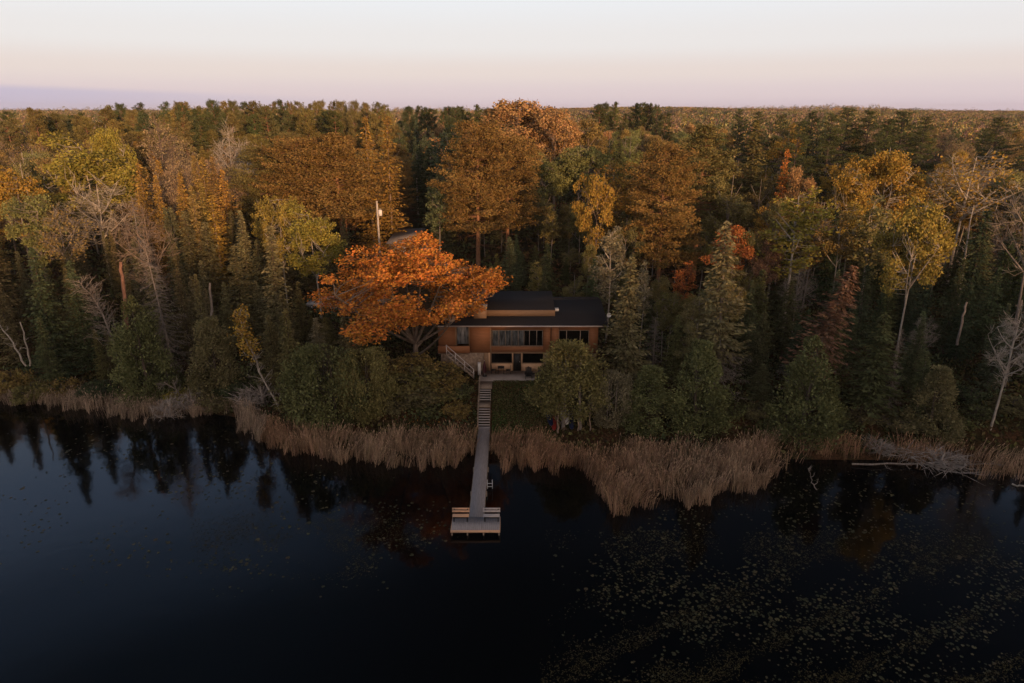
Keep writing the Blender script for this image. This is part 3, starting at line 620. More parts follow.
# skyline pines
sky_pts = [(-60, 112), (0, 110), (60, 110), (100, 108), (120, 101), (260, 98), (410, 101), (440, 106), (470, 104), (500, 101), (515, 108), (556, 112), (572, 103), (610, 98), (655, 100), (668, 110)]
def skyline(px): return np.interp(px, [p[0] for p in sky_pts], [p[1] for p in sky_pts])
px = -70.
while px < 668:
    Y = rf.uniform(205, 250) if px < 440 else rf.uniform(225, 260)
    gap = 398 < px < 432
    if gap: Y = rf.uniform(262, 290)
    c = 'pine' if rf.random() < .6 else 'pine_d'
    if px > 556 or 430 < px < 515 or gap: c = 'pine_d'
    pt = skyline(px) + 1 + rf.exponential() * 3.6 + (2 if gap else 0)
    zt = py2z(pt, Y); x = px2x(px, Y, zt)
    FILL.append((['tallpine0', 'tallpine1', 'pine2'][rf.integers(3)], 'red_pine_tree', 'pine', x, Y, zt, rf.uniform(4.2, 6.4), c, 'pine'))
    px += rf.uniform(5, 11)
# second row left (dark stand with visible trunks)
for k in range(34):
    px = rf.uniform(-40, 400); Y = rf.uniform(185, 205); pt = 114 + rf.normal() * 5; zt = py2z(pt, Y)
    FILL.append((['tallpine0', 'tallpine1'][rf.integers(2)], 'red_pine_tree', 'pine', px2x(px, Y, zt), Y, zt, rf.uniform(5, 7), 'pine' if rf.random() < .6 else 'pine_d', 'pine'))
def pick(px, py, Y):
    r = rf.random()
    def ch(*opts):
        s = 0
        for p, *o in opts:
            s += p
            if r < s: return o
        return opts[-1][1:]
    SP = ('spruce%d' % rf.integers(4), 'spruce_tree', 'spruce'); SI = ('spire%d' % rf.integers(3), 'spruce_tree', 'spruce'); BI = (['leafy0', 'leafy1', 'leafy2', 'leafy3', 'low0', 'low1', 'low2'][rf.integers(7)], 'birch_tree', 'birch')
    SL = ('slim%d' % rf.integers(2), 'birch_tree', 'birch'); BA = ('bare%d' % rf.integers(3), 'bare_tree', 'bare tree'); SA = ('sparse%d' % rf.integers(2), 'bare_tree', 'bare tree')
    LA = ('larch%d' % rf.integers(2), 'larch_tree', 'larch'); PI = ('pine%d' % rf.integers(3), 'red_pine_tree', 'pine'); WP = ('whitepine%d' % rf.integers(2), 'white_pine_tree', 'pine')
    MA = (['leafy0', 'leafy3', 'low0', 'low2', 'round1'][rf.integers(5)], 'maple_tree', 'maple')
    if 395 < px < 440: return ch((.6, *SP, 'deep', 'spruce'), (1, *SL, 'cool', 'grey'))
    if px <= 395:
        if py < 135: return ch((.6, *PI, 'pine', 'pine'), (.68, *SA, 'tan', 'tan'), (1, *PI, 'pine_d', 'pine'))
        if py < 205:
            if px < 130: return ch((.3, *BI, 'olive', 'birch'), (.5, *SA, 'bronze', 'tan'), (.65, *BI, 'bronze', 'tan'), (.9, *SP, 'spruce_b', 'spruce'), (1, *BA, 'tan', 'birch'))
            if px < 260: return ch((.16, *LA, 'larch', 'tan'), (.36, *SA, 'tan', 'tan'), (.46, *SI, 'bronze', 'spruce'), (.54, *BA, 'tan', 'birch'), (.78, *BI, 'bronze', 'grey'), (1, *SP, 'spruce_b', 'spruce'))
            return ch((.3, *LA, 'larch', 'tan'), (.6, *PI, 'pine_o', 'pine'), (.8, *BI, 'bronze', 'grey'), (1, *BI, 'olive', 'grey'))
        return ch((.45, *SP, 'spruce_b', 'spruce'), (.72, *SI, 'spruce_b', 'spruce'), (.8, *BA, 'tan', 'grey'), (.9, *SL, 'bronze', 'birch'), (1, *SP, 'deep', 'spruce'))
    if px < 560:
        if py < 160: return ch((.4, *MA, 'peach', 'tan'), (.7, *BI, 'aspen', 'grey'), (1, *PI, 'pine_d', 'pine'))
        return ch((.5, *SP, 'spruce', 'spruce'), (.8, *SL, 'olive', 'grey'), (1, *BI, 'aspen', 'grey'))
    if px < 780:
        if py < 135: return ch((.3, *MA, 'bronze', 'tan'), (.55, *BI, 'aspen', 'grey'), (.75, *MA, 'peach', 'tan'), (.87, *SA, 'tan', 'grey'), (1, *SP, 'spruce_b', 'spruce'))
        if py < 175: return ch((.3, *BI, 'aspen', 'grey'), (.5, *MA, 'bronze', 'tan'), (.7, *SP, 'spruce', 'spruce'), (.85, *PI, 'pine', 'pine'), (1, *SL, 'olive', 'grey'))
        return ch((.4, *SP, 'spruce', 'spruce'), (.6, *BI, 'olive', 'grey'), (.75, *SL, 'bronze', 'grey'), (.85, *SP, 'deep', 'spruce'), (1, *SI, 'spruce_b', 'spruce'))
    if py < 140: return ch((.25, *WP, 'pine_d', 'dark'), (.45, *SA, 'tan', 'tan'), (.7, *BI, 'bronze', 'grey'), (.85, *MA, 'peach', 'tan'), (1, *SP, 'spruce', 'spruce'))
    if py < 205: return ch((.2, *SA, 'tan', 'tan'), (.48, *BI, 'gold', 'birch'), (.62, *BI, 'olive', 'grey'), (.76, *MA, 'bronze', 'tan'), (.85, *SP, 'spruce', 'spruce'), (1, *MA, 'peach', 'tan'))
    return ch((.4, *SP, 'spruce', 'spruce'), (.55, *SP, 'deep', 'spruce'), (.7, *BA, 'tan', 'grey'), (.82, *SL, 'bronze', 'birch'), (1, *BI, 'bronze', 'grey'))
PX = np.array([f[3] for f in FILL]); PY = np.array([f[4] for f in FILL])
Y = 64.0
while Y < 245:
    sp = 4.0 + (Y - 60) * .026
    half = .80 * Y * .97 + 8
    x = -half + rf.random() * sp
    while x < half:
        xx = x + rf.normal() * sp * .28; yy = Y + rf.normal() * sp * .25; x += sp
        if yy < bankY(xx) + 1.5: continue
        if -16 < xx < 13 and yy < 84: continue            # house clearing and the oak
        if 100 < yy < 137 and -28 < xx < -15.5: continue     # garage yard
        if 84 <= yy < 100 and -32 < xx < -22: continue    # parking
        # driveway corridor seen as a dark gap
        cx = px2x(410, yy, 10)
        if 84 <= yy < 175 and abs(xx - cx) < (4.2 if yy < 150 else 3.0): continue
        if len(HX) and np.min(np.hypot(HX - xx, HY - yy)) < (2.3 if yy < 90 else 3.0): continue
        zb = float(ground(xx, yy)); pxx, _ = proj(xx, yy, zb + 15)
        pt = law(yy) + rf.normal() * (9 if yy < 110 else 5 if yy < 170 else 3)
        # local envelope of the photograph's canopy
        if 425 < pxx < 620 and yy < 116: pt = max(pt, (232 if yy > 93 and pxx > 510 else 254) + rf.random() * 26)
        if 330 < pxx < 425 and yy < 112: pt = max(pt, 255 + rf.random() * 12)
        if 300 < pxx < 345 and yy < 92: pt = max(pt, 318)
        if 620 < pxx < 720 and yy < 96: pt = max(pt, 275 + rf.random() * 25)
        if 920 < pxx < 1024 and yy > 180: pt = max(pt, 128)
        if pxx > 556 and yy > 170: pt = max(pt, 124 + rf.random() * 12)
        if yy < 84: 
            pt = max(pt, (256 if yy > 72 else 288) + rf.random() * 34)
        for h_ in hero_info:
            if yy < h_[2] + .5 and abs(pxx - h_[0]) < .5 * h_[3] + (7 if yy < 100 else 3):
                pt = max(pt, h_[1] + (min(110, 1.9 * h_[3]) if h_[2] < 76 else min(80, max(32, .95 * h_[3]))))
        zt = py2z(pt, yy); h = zt - zb
        if h < 3: continue
        if h > 24: h = 24 - rf.random() * 3
        zt = zb + h
        pr, nm, cat, c, bk = pick(pxx, pt, yy)
        base_w = {'spruce': 5.4, 'birch': 7.2, 'bare tree': 6.4, 'larch': 4.8, 'pine': 8, 'maple': 7.6}[cat]
        if pr.startswith('spire'): base_w = 3.1
        if pr.startswith('slim'): base_w = 4.2
        w = base_w * rf.uniform(.8, 1.2) * min(1.15, max(.5, h / 15))
        FILL.append((pr, nm, cat, xx, yy, zt, w, c, bk))
    Y += sp * .95
adj = dict(deep='very dark green', spruce='deep green', spruce_b='brown green', cool='cool green', aspen='grey green', ygreen='yellow green', yell='yellow', gold='golden', olive='olive', bronze='bronze', larch='rusty orange', peach='peach orange', tan='tan', pine='olive brown', pine_o='orange lit', pine_d='dark green')
fill_objs = []; KID = {}
for k, (pr, nm, cat, x, Y, zt, w, c, bk) in enumerate(FILL):
    cc = tuple(np.array(C[c]) * rf.uniform(.75, 1.3) * np.array([rf.uniform(.9, 1.12), 1, rf.uniform(.85, 1.15)]))
    lean = (rf.normal() * .02, rf.normal() * .02)
    if k in HIDDEN: continue
    o = plant(pr, nm, None, cat, x, Y, zt, w, cc, BK[bk], np.random.default_rng(k + 1000), lean, limbcol=BK['dark'] if cat == 'spruce' else None)
    KID[o.name] = k; fill_objs.append((o, pr, cat, c, x, Y, zt, w))

GROUPS = dict(spruce='spruces of the lakeside forest', birch='birches of the lakeside forest', larch='larches of the lakeside forest', pine='pines of the lakeside forest', maple='maples of the lakeside forest')
LAND = [(410,290,'the orange oak'),(540,300,'the house roof'),(379,215,'the transformer pole'),(417,190,'the farther utility pole'),(84,150,'the big yellow green poplar'),(295,225,'the round yellow birches'),(316,150,'the broad red pines'),(376,130,'the tall orange larches'),(490,150,'the huge red pine pair'),(535,115,'the peach skyline maples'),(605,195,'the golden tree behind the house'),(670,190,'the pine with pinkish trunk'),(758,140,'the tall brownish spruce'),(716,250,'the lichen hung spruce'),(802,210,'the pale yellow green birch'),(835,290,'the red tipped leaning spruce'),(880,170,'the bright yellow birch'),(926,240,'the golden shore birch'),(975,170,'the bronze birch at right'),(990,350,'the white dead shore tree'),(870,115,'the skyline white pines'),(157,125,'the tan skyline tree'),(228,130,'the pale bare skyline tree'),(138,180,'the rusty orange larch'),(176,260,'the dead grey spruce'),(131,330,'the broad shore cedar'),(32,280,'the tiered spruce at left'),(8,185,'the golden birch at left edge'),(267,260,'the tall narrow spire'),(632,290,'the pointed spruce by the house'),(740,240,'the orange red maple'),(575,160,'the grey green aspens')]
ORD = ['leftmost', 'second from left', 'third from left', 'fourth from left', 'fifth from left', 'sixth from left', 'seventh from left', 'eighth from left', 'ninth from left', 'tenth from left', 'eleventh from left', 'twelfth from left', 'thirteenth from left', 'fourteenth from left', 'fifteenth from left', 'sixteenth from left']
def label_fill():
    bk = {}
    for (o, pr, cat, c, x, Y, zt, w) in fill_objs:
        px, pt = proj(x, Y, zt); h = zt - float(ground(x, Y))
        shape = 'slim ' if pr.startswith(('spire', 'slim')) else 'thin leaved ' if pr.startswith('sparse') else ''
        noun = dict(spruce='spruce', birch='birch', larch='larch', maple='maple').get(cat, 'tree')
        if cat == 'pine': noun = 'white pine' if pr.startswith('white') else 'red pine'
        col_ = 'bare branched' if pr.startswith('bare') else adj[c]
        lx, ly, lt = min(LAND, key=lambda L_: (L_[0] - px) ** 2 + 2 * (L_[1] - pt) ** 2)
        dx, dy = px - lx, pt - ly
        v = 'above ' if dy < -12 else 'below ' if dy > 14 else ''
        hz = '' if abs(dx) < 12 else ('right of ' if dx > 0 else 'left of ')
        rel_ = (v + hz) if (v or hz) else 'right behind '
        far = ''
        if px < -4 or px > 1028: far = ''
        bk.setdefault(shape + col_ + ' ' + noun + ' ' + rel_ + lt, []).append((px, o))
        o['group'] = GROUPS.get(cat, 'bare and thin leaved trees of the lakeside forest')
    for k, L_ in bk.items():
        L_.sort(key=lambda t: t[0])
        for i_, (px, o) in enumerate(L_):
            o['label'] = k if len(L_) == 1 else k + ', ' + (ORD[i_] if i_ < len(ORD) - 0 and (i_ < len(L_) - 1 or len(L_) < 2) else 'rightmost')
label_fill()
# ------------------------------------------------------------------ the big orange tree
mx_ = px2x(414, 70.5, 8)
zt = py2z(243, 70.5)
orange = plant('maple', 'oak_tree', 'wide spreading bright orange oak beside the house', 'oak', mx_, 70.5, zt, 214 / FPX * depth(70.5, 11), (.37, .148, .036), BK['maple'], rngH, zb=2.3)

# ------------------------------------------------------------------ leaning / fallen woods
def stem_obj(name, label, cat, pts, r0, r1, bark, twigs=0, twl=.9, leaves=None, leafspan=(.55, 1), seed=1, group=None, branches=0, brl=2.5):
    rng = np.random.default_rng(seed); pts = np.array(pts, float); base = pts[0].copy(); P = pts - base
    t = np.linspace(0, 1, 9); Q = np.stack([np.interp(t, np.linspace(0, 1, len(P)), P[:, c]) for c in range(3)], -1)
    Q[1:-1] += rng.normal(size=(7, 3)) * .06
    o = thing(name, label, cat, tuple(base), 0, group)
    m = MB(); m.tube(Q, np.linspace(r0, r1, 9), 6)
    d0 = unit(P[-1][None])[0]; li = m; cr = MB(); n = 0
    for k in range(branches):
        s = rng.uniform(.2, .97); a = Q[min(8, int(s * 8))] + (Q[min(8, int(s * 8) + 1)] - Q[min(8, int(s * 8))]) * (s * 8 % 1)
        d = unit((d0 * .55 + perp(d0[None], rng)[0])[None])[0]; l = brl * (1.1 - s * .7) * rng.uniform(.6, 1.1)
        e = a + d * l + [0, 0, .12 * l]; mid = (a + e) / 2 + rng.normal(size=3) * .1 * l
        li.tube([a, mid, e], [.045, .03, .008], 3); n = max(3, twigs)
        ss = rng.random((n, 1)); bb = a + (e - a) * ss; u = unit(d + rng.normal(size=(n, 3)) * .55); ll = rng.uniform(.3, 1, n) * twl
        li.cards(bb + u * ll[:, None] / 2, u, perp(u, rng), ll, .034)
        if leaves and leafspan[0] < s < leafspan[1]:
            q = 40; c = a + (e - a) * rng.random((q, 1)) + rng.normal(size=(q, 3)) * .35; u = unit(rng.normal(size=(q, 3)))
            cr.cards(c, u, perp(u, rng), .26 * rng.uniform(.7, 1.3, q), .2, rng.random(q))
    m.build('trunk', M['bark'], o, True, bark)
    if cr.v: cr.build('crown', M['leaf'], o, False, leaves)
    return o
def W(px, py, Y=None, z=None):
    if Y is None: Y = py2Y(py, z)
    z = py2z(py, Y); return (px2x(px, Y, z), Y, z)
stem_obj('birch_tree', 'leaning yellow leaved birch with pale trunk over the reeds left of the rounded bush', 'birch', [W(281, 412, 64), W(262, 375, 64.3), W(246, 340, 64.6), W(238, 312, 65)], .13, .03, BK['birch'], 8, .8, C['gold'], (.5, 1), 3, branches=40, brl=1.7)
stem_obj('bare_tree', 'bare grey tree leaning left over the dark spruces on the left shore', 'bare tree', [W(120, 362, 69), W(110, 330, 69.3), W(95, 300, 70), W(78, 280, 70.5)], .16, .03, BK['grey'], 14, 1.1, None, seed=4, branches=60, brl=2.6)
stem_obj('bare_tree', 'pale bare trunk leaning out of view at the far left shore', 'bare tree', [W(26, 366, 70), W(12, 342, 70), W(-4, 318, 70)], .11, .05, BK['birch'], 4, .6, None, seed=5, branches=8, brl=1.2)
stem_obj('bare_tree', 'short pale broken stem beside the leaning bare trunk at the far left', 'bare tree', [W(30, 366, 70.3), W(26, 345, 70.3), W(20, 322, 70.3)], .10, .06, BK['birch'], 3, .5, None, seed=6, branches=3, brl=.8)
stem_obj('snag', 'reddish broken snag above the broad shore cedar', 'snag', [W(127, 330, 73), W(124, 290, 73), W(121, 262, 73)], .24, .16, (.24, .13, .09), 0, seed=7)
stem_obj('snag', 'pale broken snag standing among spruces right of the dead grey spruce', 'snag', [W(212, 345, 74), W(211, 310, 74), W(210, 283, 74)], .16, .11, BK['grey'], 2, .4, seed=8, branches=5, brl=.7)
stem_obj('snag', 'slanted broken pale trunk below the golden yellow birch', 'snag', [W(957, 345, 70), W(962, 322, 70.3), W(967, 302, 70.6)], .13, .10, BK['grey'], 0, seed=9)
stem_obj('birch_tree', 'leaning white birch trunk between the golden birch and the dark spruce', 'birch', [W(957, 312, 84), W(964, 262, 84.5), W(970, 225, 85), W(974, 205, 85.5)], .14, .04, BK['birch'], 5, .8, None, seed=10, branches=14, brl=2.)
stem_obj('bare_tree', 'slim bare stem leaning at the right edge', 'bare tree', [W(1002, 405, 64), W(1012, 350, 64), W(1022, 300, 64)], .09, .04, BK['grey'], 6, .7, None, seed=11, branches=14, brl=1.2)
stem_obj('fallen_tree', 'fallen bare tree slanting to the water left of the brownish cedar', 'fallen tree', [W(205, 410, z=.5), W(186, 398, z=.8), W(164, 382, 66)], .13, .05, BK['grey'], 14, .9, None, seed=12, branches=26, brl=1.6)
stem_obj('fallen_log', 'long grey log lying in the water below the right shore', 'log', [W(852, 464, z=.15), W(900, 464, z=.25), W(955, 463, z=.6), W(1004, 465, z=.8)], .09, .05, BK['grey'], 9, .7, None, seed=13, branches=26, brl=1.1)
stem_obj('fallen_log', 'fallen pale log poking from the water at the right edge', 'log', [W(1012, 484, z=.1), W(1030, 488, z=.25), W(1060, 492, z=.5)], .08, .06, BK['birch'], 2, .5, None, seed=14, branches=3)
stem_obj('dead_branch', 'bare forked branch sticking out of the lily pads', 'branch', [W(817, 490, z=0), W(811, 480, Y=50.6), W(808, 468, Y=51)], .05, .02, BK['grey'], 3, .4, None, seed=15, branches=5, brl=.9)
stem_obj('bare_tree', 'thin white dead stem beside the tall lichen hung spruce at the shore', 'bare tree', [W(722, 446, 60), W(721, 425, 60), W(720, 408, 60)], .05, .02, BK['birch'], 4, .5, None, seed=16, branches=8, brl=.8)
stem_obj('fallen_log', 'pale fallen log on the bank right of the wide green cedar', 'log', [W(722, 432, 60.5), W(740, 430, 60.8), W(760, 436, 60.5)], .07, .04, BK['grey'], 5, .6, None, seed=17, branches=10, brl=.9)
def brush(px, py, w, h, label, seed):
    Y = py2Y(py, .3); x = px2x(px, Y, .3); rng = np.random.default_rng(seed)
    plant('brush', 'brush_pile', label, 'dead brush', x, Y, .25 + h, w, (.34,.30,.27), (.34,.30,.27), rng, zb=.1, limbcol=(.34, .30, .27))
brush(264, 408, 6.2, 3.2, 'grey dead brush around the foot of the leaning yellow birch', 1)
brush(170, 414, 4.6, 1.8, 'tangle of grey twigs hanging into the water below the fallen tree', 2)
brush(192, 408, 3.6, 2.2, 'tangle of dead grey twigs left of the brownish cedar', 3)
brush(938, 466, 6.0, 1.7, 'grey dead brush over the log on the right shore', 4)
brush(880, 452, 3.2, 1.5, 'grey twiggy brush at the foot of the dense dark spruce on the right shore', 5)

# ------------------------------------------------------------------ understory shrubs
sh = [(384,360,66,50,'bronze'),(412,370,65.5,46,'olive'),(440,362,67,40,'bronze'),(420,386,64,44,'cedar_b'),(396,384,64,40,'olive'),(446,380,66,36,'bronze'),(372,372,64.5,40,'olive'),(700,425,60.6,46,'cedar'),(640,426,61,44,'cedar_b'),(786,428,60,40,'cedar'),(836,432,60,40,'spruce'),(905,440,59.5,44,'cedar_b'),(955,445,59,40,'cedar'),(30,384,68.5,30,'olive'),(140,392,67,36,'cedar'),(215,396,66,30,'cedar_b'),(388,372,66,30,'olive'),(405,392,65,34,'bronze'),(425,378,66.5,40,'cedar'),(440,398,64.5,34,'olive'),(462,386,64.8,24,'cedar'),(398,410,63,30,'cedar_b'),(430,414,62.5,32,'cedar'),(456,410,62.5,26,'bronze'),(380,398,64,26,'bronze'),(414,355,69,34,'bronze'),(447,366,67,28,'olive'),
      (545,404,63.5,22,'cedar_b'),(612,415,62.6,34,'cedar'),(672,404,61.5,36,'cedar'),(735,404,61.5,30,'cedar'),(758,420,61,30,'spruce_b'),(860,425,60.5,32,'cedar_b'),(925,424,60,34,'spruce_b'),(975,432,59.8,30,'spruce'),(1010,428,60,36,'spruce_b'),(968,400,62,30,'deep'),
      (12,372,70,34,'bronze'),(60,378,69.5,30,'bronze'),(92,384,69,30,'deep'),(168,372,69,28,'spruce'),(232,380,67.5,30,'deep'),(250,362,69,30,'spruce'),(175,392,67,22,'ygreen'),(110,380,69,26,'deep')]
shl_ = {}
desc = dict(olive='olive', bronze='rusty brown', cedar='dark green', cedar_b='brown green', spruce_b='dull brown green', spruce='deep green', deep='very dark green', ygreen='yellow green')
for k, (px, py, Y, w, c) in enumerate(sh):
    zt_ = py2z(py, Y); dm = depth(Y, 2); x = px2x(px, Y, 2)
    where = ('between the orange oak trunk and the plank stairs' if 375 < px < 470 else 'on the left shore' if px < 300 else 'on the shore right of the house' if px < 780 else 'on the right shore')
    plant(['shrub0', 'shrub3', 'shrub2', 'shrub3'][k % 4], 'shrub', desc[c] + ' shrub ' + where, 'shrub', x, Y, max(zt_, float(ground(x, Y)) + 1.4), w / FPX * dm * 1.2, C[c], BK['dark'], rngH, group='shrubs along the shore bank'); shl_.setdefault(TREES[-1]['label'], []).append((px, TREES[-1]))

for k_, L_ in shl_.items():
    L_.sort(key=lambda t: t[0])
    if len(L_) > 1:
        for i_, (px, o) in enumerate(L_): o['label'] = k_ + ', ' + (ORD[i_] if i_ < len(L_) - 1 else 'rightmost')
for o in TREES:
    if 'group' not in o:
        g_ = GROUPS.get(o['category'])
        if o['category'] == 'cedar': g_ = 'cedars along the shore'
        if o['category'] in ('bare tree', 'dead tree'): g_ = 'bare and thin leaved trees of the lakeside forest'
        if g_: o['group'] = g_
# ------------------------------------------------------------------ far woods (reads as one mass) and the wooded shore behind the camera
def woods(name, pts, cols, hs, ws, seed, per=26, card=1.5):
    rng = np.random.default_rng(seed); n = len(pts)
    x, y = pts[:, 0], pts[:, 1]; zb = ground(x, y)
    if name == 'opposite_woods': zb = -2.2 + 11 * np.clip((-60 - y) / 80, 0, 1)
    con = rng.random(n) < .4
    t = rng.random((n, per)) ** np.where(con, .9, .6)[:, None]; a = rng.uniform(0, 6.283, (n, per))
    prof = np.where(con[:, None], (1 - t) ** .8, np.sqrt(np.clip(1 - (t * 1.9 - .9) ** 2, 0.03, 1)))
    r = ws[:, None] * .5 * prof * rng.uniform(.5, 1, (n, per))
    c = np.stack([x[:, None] + np.cos(a) * r, y[:, None] + np.sin(a) * r, zb[:, None] + hs[:, None] * (.22 + .78 * t)], -1).reshape(-1, 3)
    m = len(c); u = unit(rng.normal(size=(m, 3)) + [0, 0, .8]); w = perp(u, rng)
    mb = MB(); mb.cards(c, u, w, card * rng.uniform(.7, 1.5, m), card * .6 * rng.uniform(.6, 1.3, m), rng.random(m))
    me = mb.mesh(name, M['tint_leaf'])
    tc = np.repeat(np.repeat(cols, per, 0), 1, 0); tc = np.concatenate([tc, np.ones((m, 1))], 1)
    at = me.attributes.new('tint', 'FLOAT_COLOR', 'FACE'); at.data.foreach_set('color', tc.astype(np.float32).ravel())
    o = bpy.data.objects.new(name, me); link(o); return o
rw = np.random.default_rng(31)
def scatter(n, y0, y1, f, extra=20, pw=1.0):
    y = y0 + (y1 - y0) * rw.random(n) ** pw; x = (rw.random(n) * 2 - 1) * (f * y + extra); return np.stack([x, y], -1)
pts = np.concatenate([scatter(5200, 245, 520, .9, 30), scatter(5200, 520, 1250, .85, 30), scatter(2600, 1250, 2600, .8, 30)])
pal = np.array([C['pine_d'], C['spruce'], C['bronze'], C['tan'], (.22, .13, .07), C['olive'], (.15, .10, .075), (.13, .09, .075), C['aspen'], (.20, .15, .05)])
pr_ = np.array([.16, .12, .14, .14, .07, .08, .12, .1, .05, .02]); pr_ /= pr_.sum()
ci = rw.choice(len(pal), len(pts), p=pr_); cols = pal[ci] * rw.uniform(.85, 1.35, (len(pts), 1))
hs = rw.uniform(9, 15, len(pts)) + 2 * np.sin(pts[:, 0] * .02)
ppx = 512 + FPX * pts[:, 0] / depth(pts[:, 1], 20); left = ppx < 660
gz0 = ground(pts[:, 0], pts[:, 1]); tpy = np.interp(pts[:, 1], [245, 320, 450, 650, 900, 2600], [131, 122, 117, 113, 110, 109.5]) + np.interp(ppx, [560, 700, 850, 950, 1024], [0, 0, -2.0, 1.0, 2.5]) + rw.normal(size=len(pts)) * 1.2 + 1.1 * np.sin(ppx * .031 + pts[:, 1] * .004) + .8 * np.sin(ppx * .011 + 2) - .9 * rw.exponential(size=len(pts)) * (rw.random(len(pts)) < .15)
tz = CAMZ - pts[:, 1] * np.tan(PITCH + np.arctan((tpy - 341.5) / FPX)); hs = np.clip(tz - gz0, 4, 17)
tag(woods('far_woods', pts, cols, hs, rw.uniform(6, 10, len(pts)) * (1 + (pts[:, 1] > 520) * .6), 3, per=56, card=.95), 'distant autumn woods rolling to the horizon behind the pines', 'woods', kind='stuff')
n = 2600
pts = np.stack([rw.uniform(-420, 420, n), rw.uniform(-230, -92, n)], -1)
tag(woods('opposite_woods', pts, np.tile(np.array([C['pine_d']]), (n, 1)), rw.uniform(20, 28.5, n), rw.uniform(7, 10, n), 4, per=60, card=2.4), 'dark woods on the opposite shore of the lake', 'woods', kind='stuff')

# ------------------------------------------------------------------ undergrowth, lawn
def cover(name, n, xr, yr, test, colr, size, label, cat, up=.5, seed=1, mat='tint_leaf', hz=.5, ysc=1):
    rng = np.random.default_rng(seed)
    x = rng.uniform(*xr, n); y = rng.uniform(*yr, n); k = test(x, y); x, y = x[k], y[k]; m = len(x)
    z = ground(x, y); c = np.stack([x, y, z + rng.random(m) ** 1.5 * hz], -1)
    u = unit(rng.normal(size=(m, 3)) * .7 + [0, 0, up]); w = perp(u, rng)
    mb = MB(); mb.cards(c, u, w, size * rng.uniform(.6, 1.4, m), size * .6 * rng.uniform(.6, 1.4, m), rng.random(m))
    me = mb.mesh(name, M[mat]); pal = np.array(colr); f = np.sin(x * .35 + 2 * np.sin(y * .21)) * .5 + .5
    ci = np.clip((f * len(pal) * .6 + rng.random(m) * len(pal) * .4).astype(int), 0, len(pal) - 1)
    tc = np.concatenate([pal[ci], np.ones((m, 1))], 1); at = me.attributes.new('tint', 'FLOAT_COLOR', 'FACE'); at.data.foreach_set('color', tc.astype(np.float32).ravel())
    o = bpy.data.objects.new(name, me); link(o); tag(o, label, cat, kind='stuff'); return o
lawn = lambda x, y: (x > -2.0) & (x < 4.8) & (y > bankY(x) + .5) & (y < 67.4)
nogo = lambda x, y: ((x > -4.6) & (x < 11) & (y > 66.9) & (y < 80)) | ((x > -3.4) & (x < -2.0) & (y < 68)) | ((np.abs(x - (-.149 * y)) < 2.6) & (y > 84))
cover('undergrowth', 90000, (-75, 75), (56, 100), lambda x, y: (y > bankY(x) - .3) & ~lawn(x, y) & ~nogo(x, y), [C['deep'], C['spruce'], (.06, .055, .022), (.075, .055, .028), (.07, .07, .026)], .42, 'tangled brown and green undergrowth covering the bank', 'undergrowth', hz=.7)
cover('undergrowth', 60000, (-130, 130), (100, 240), lambda x, y: ~nogo(x, y), [C['spruce'], (.07, .06, .025), (.10, .06, .03)], .9, 'forest floor brush under the farther trees', 'undergrowth', seed=2, hz=1.0)
cover('lawn_grass', 26000, (-2.2, 5), (58, 67.5), lawn, [(.045, .075, .022), (.05, .08, .026), (.075, .065, .03)], .16, 'rough dark lawn sloping down beside the plank stairs', 'grass', seed=3, hz=.12, up=1)
cover('fallen_leaves', 2600, (-12, 12), (61, 68), lambda x, y: (lawn(x, y) & (y > 65.6)) | ((x < -3.6) & (y > bankY(x) + 1)), [(.22, .09, .03), (.26, .13, .04), (.16, .07, .03)], .14, 'fallen orange leaves scattered by the patio', 'leaves', seed=4, hz=.12, up=.2)

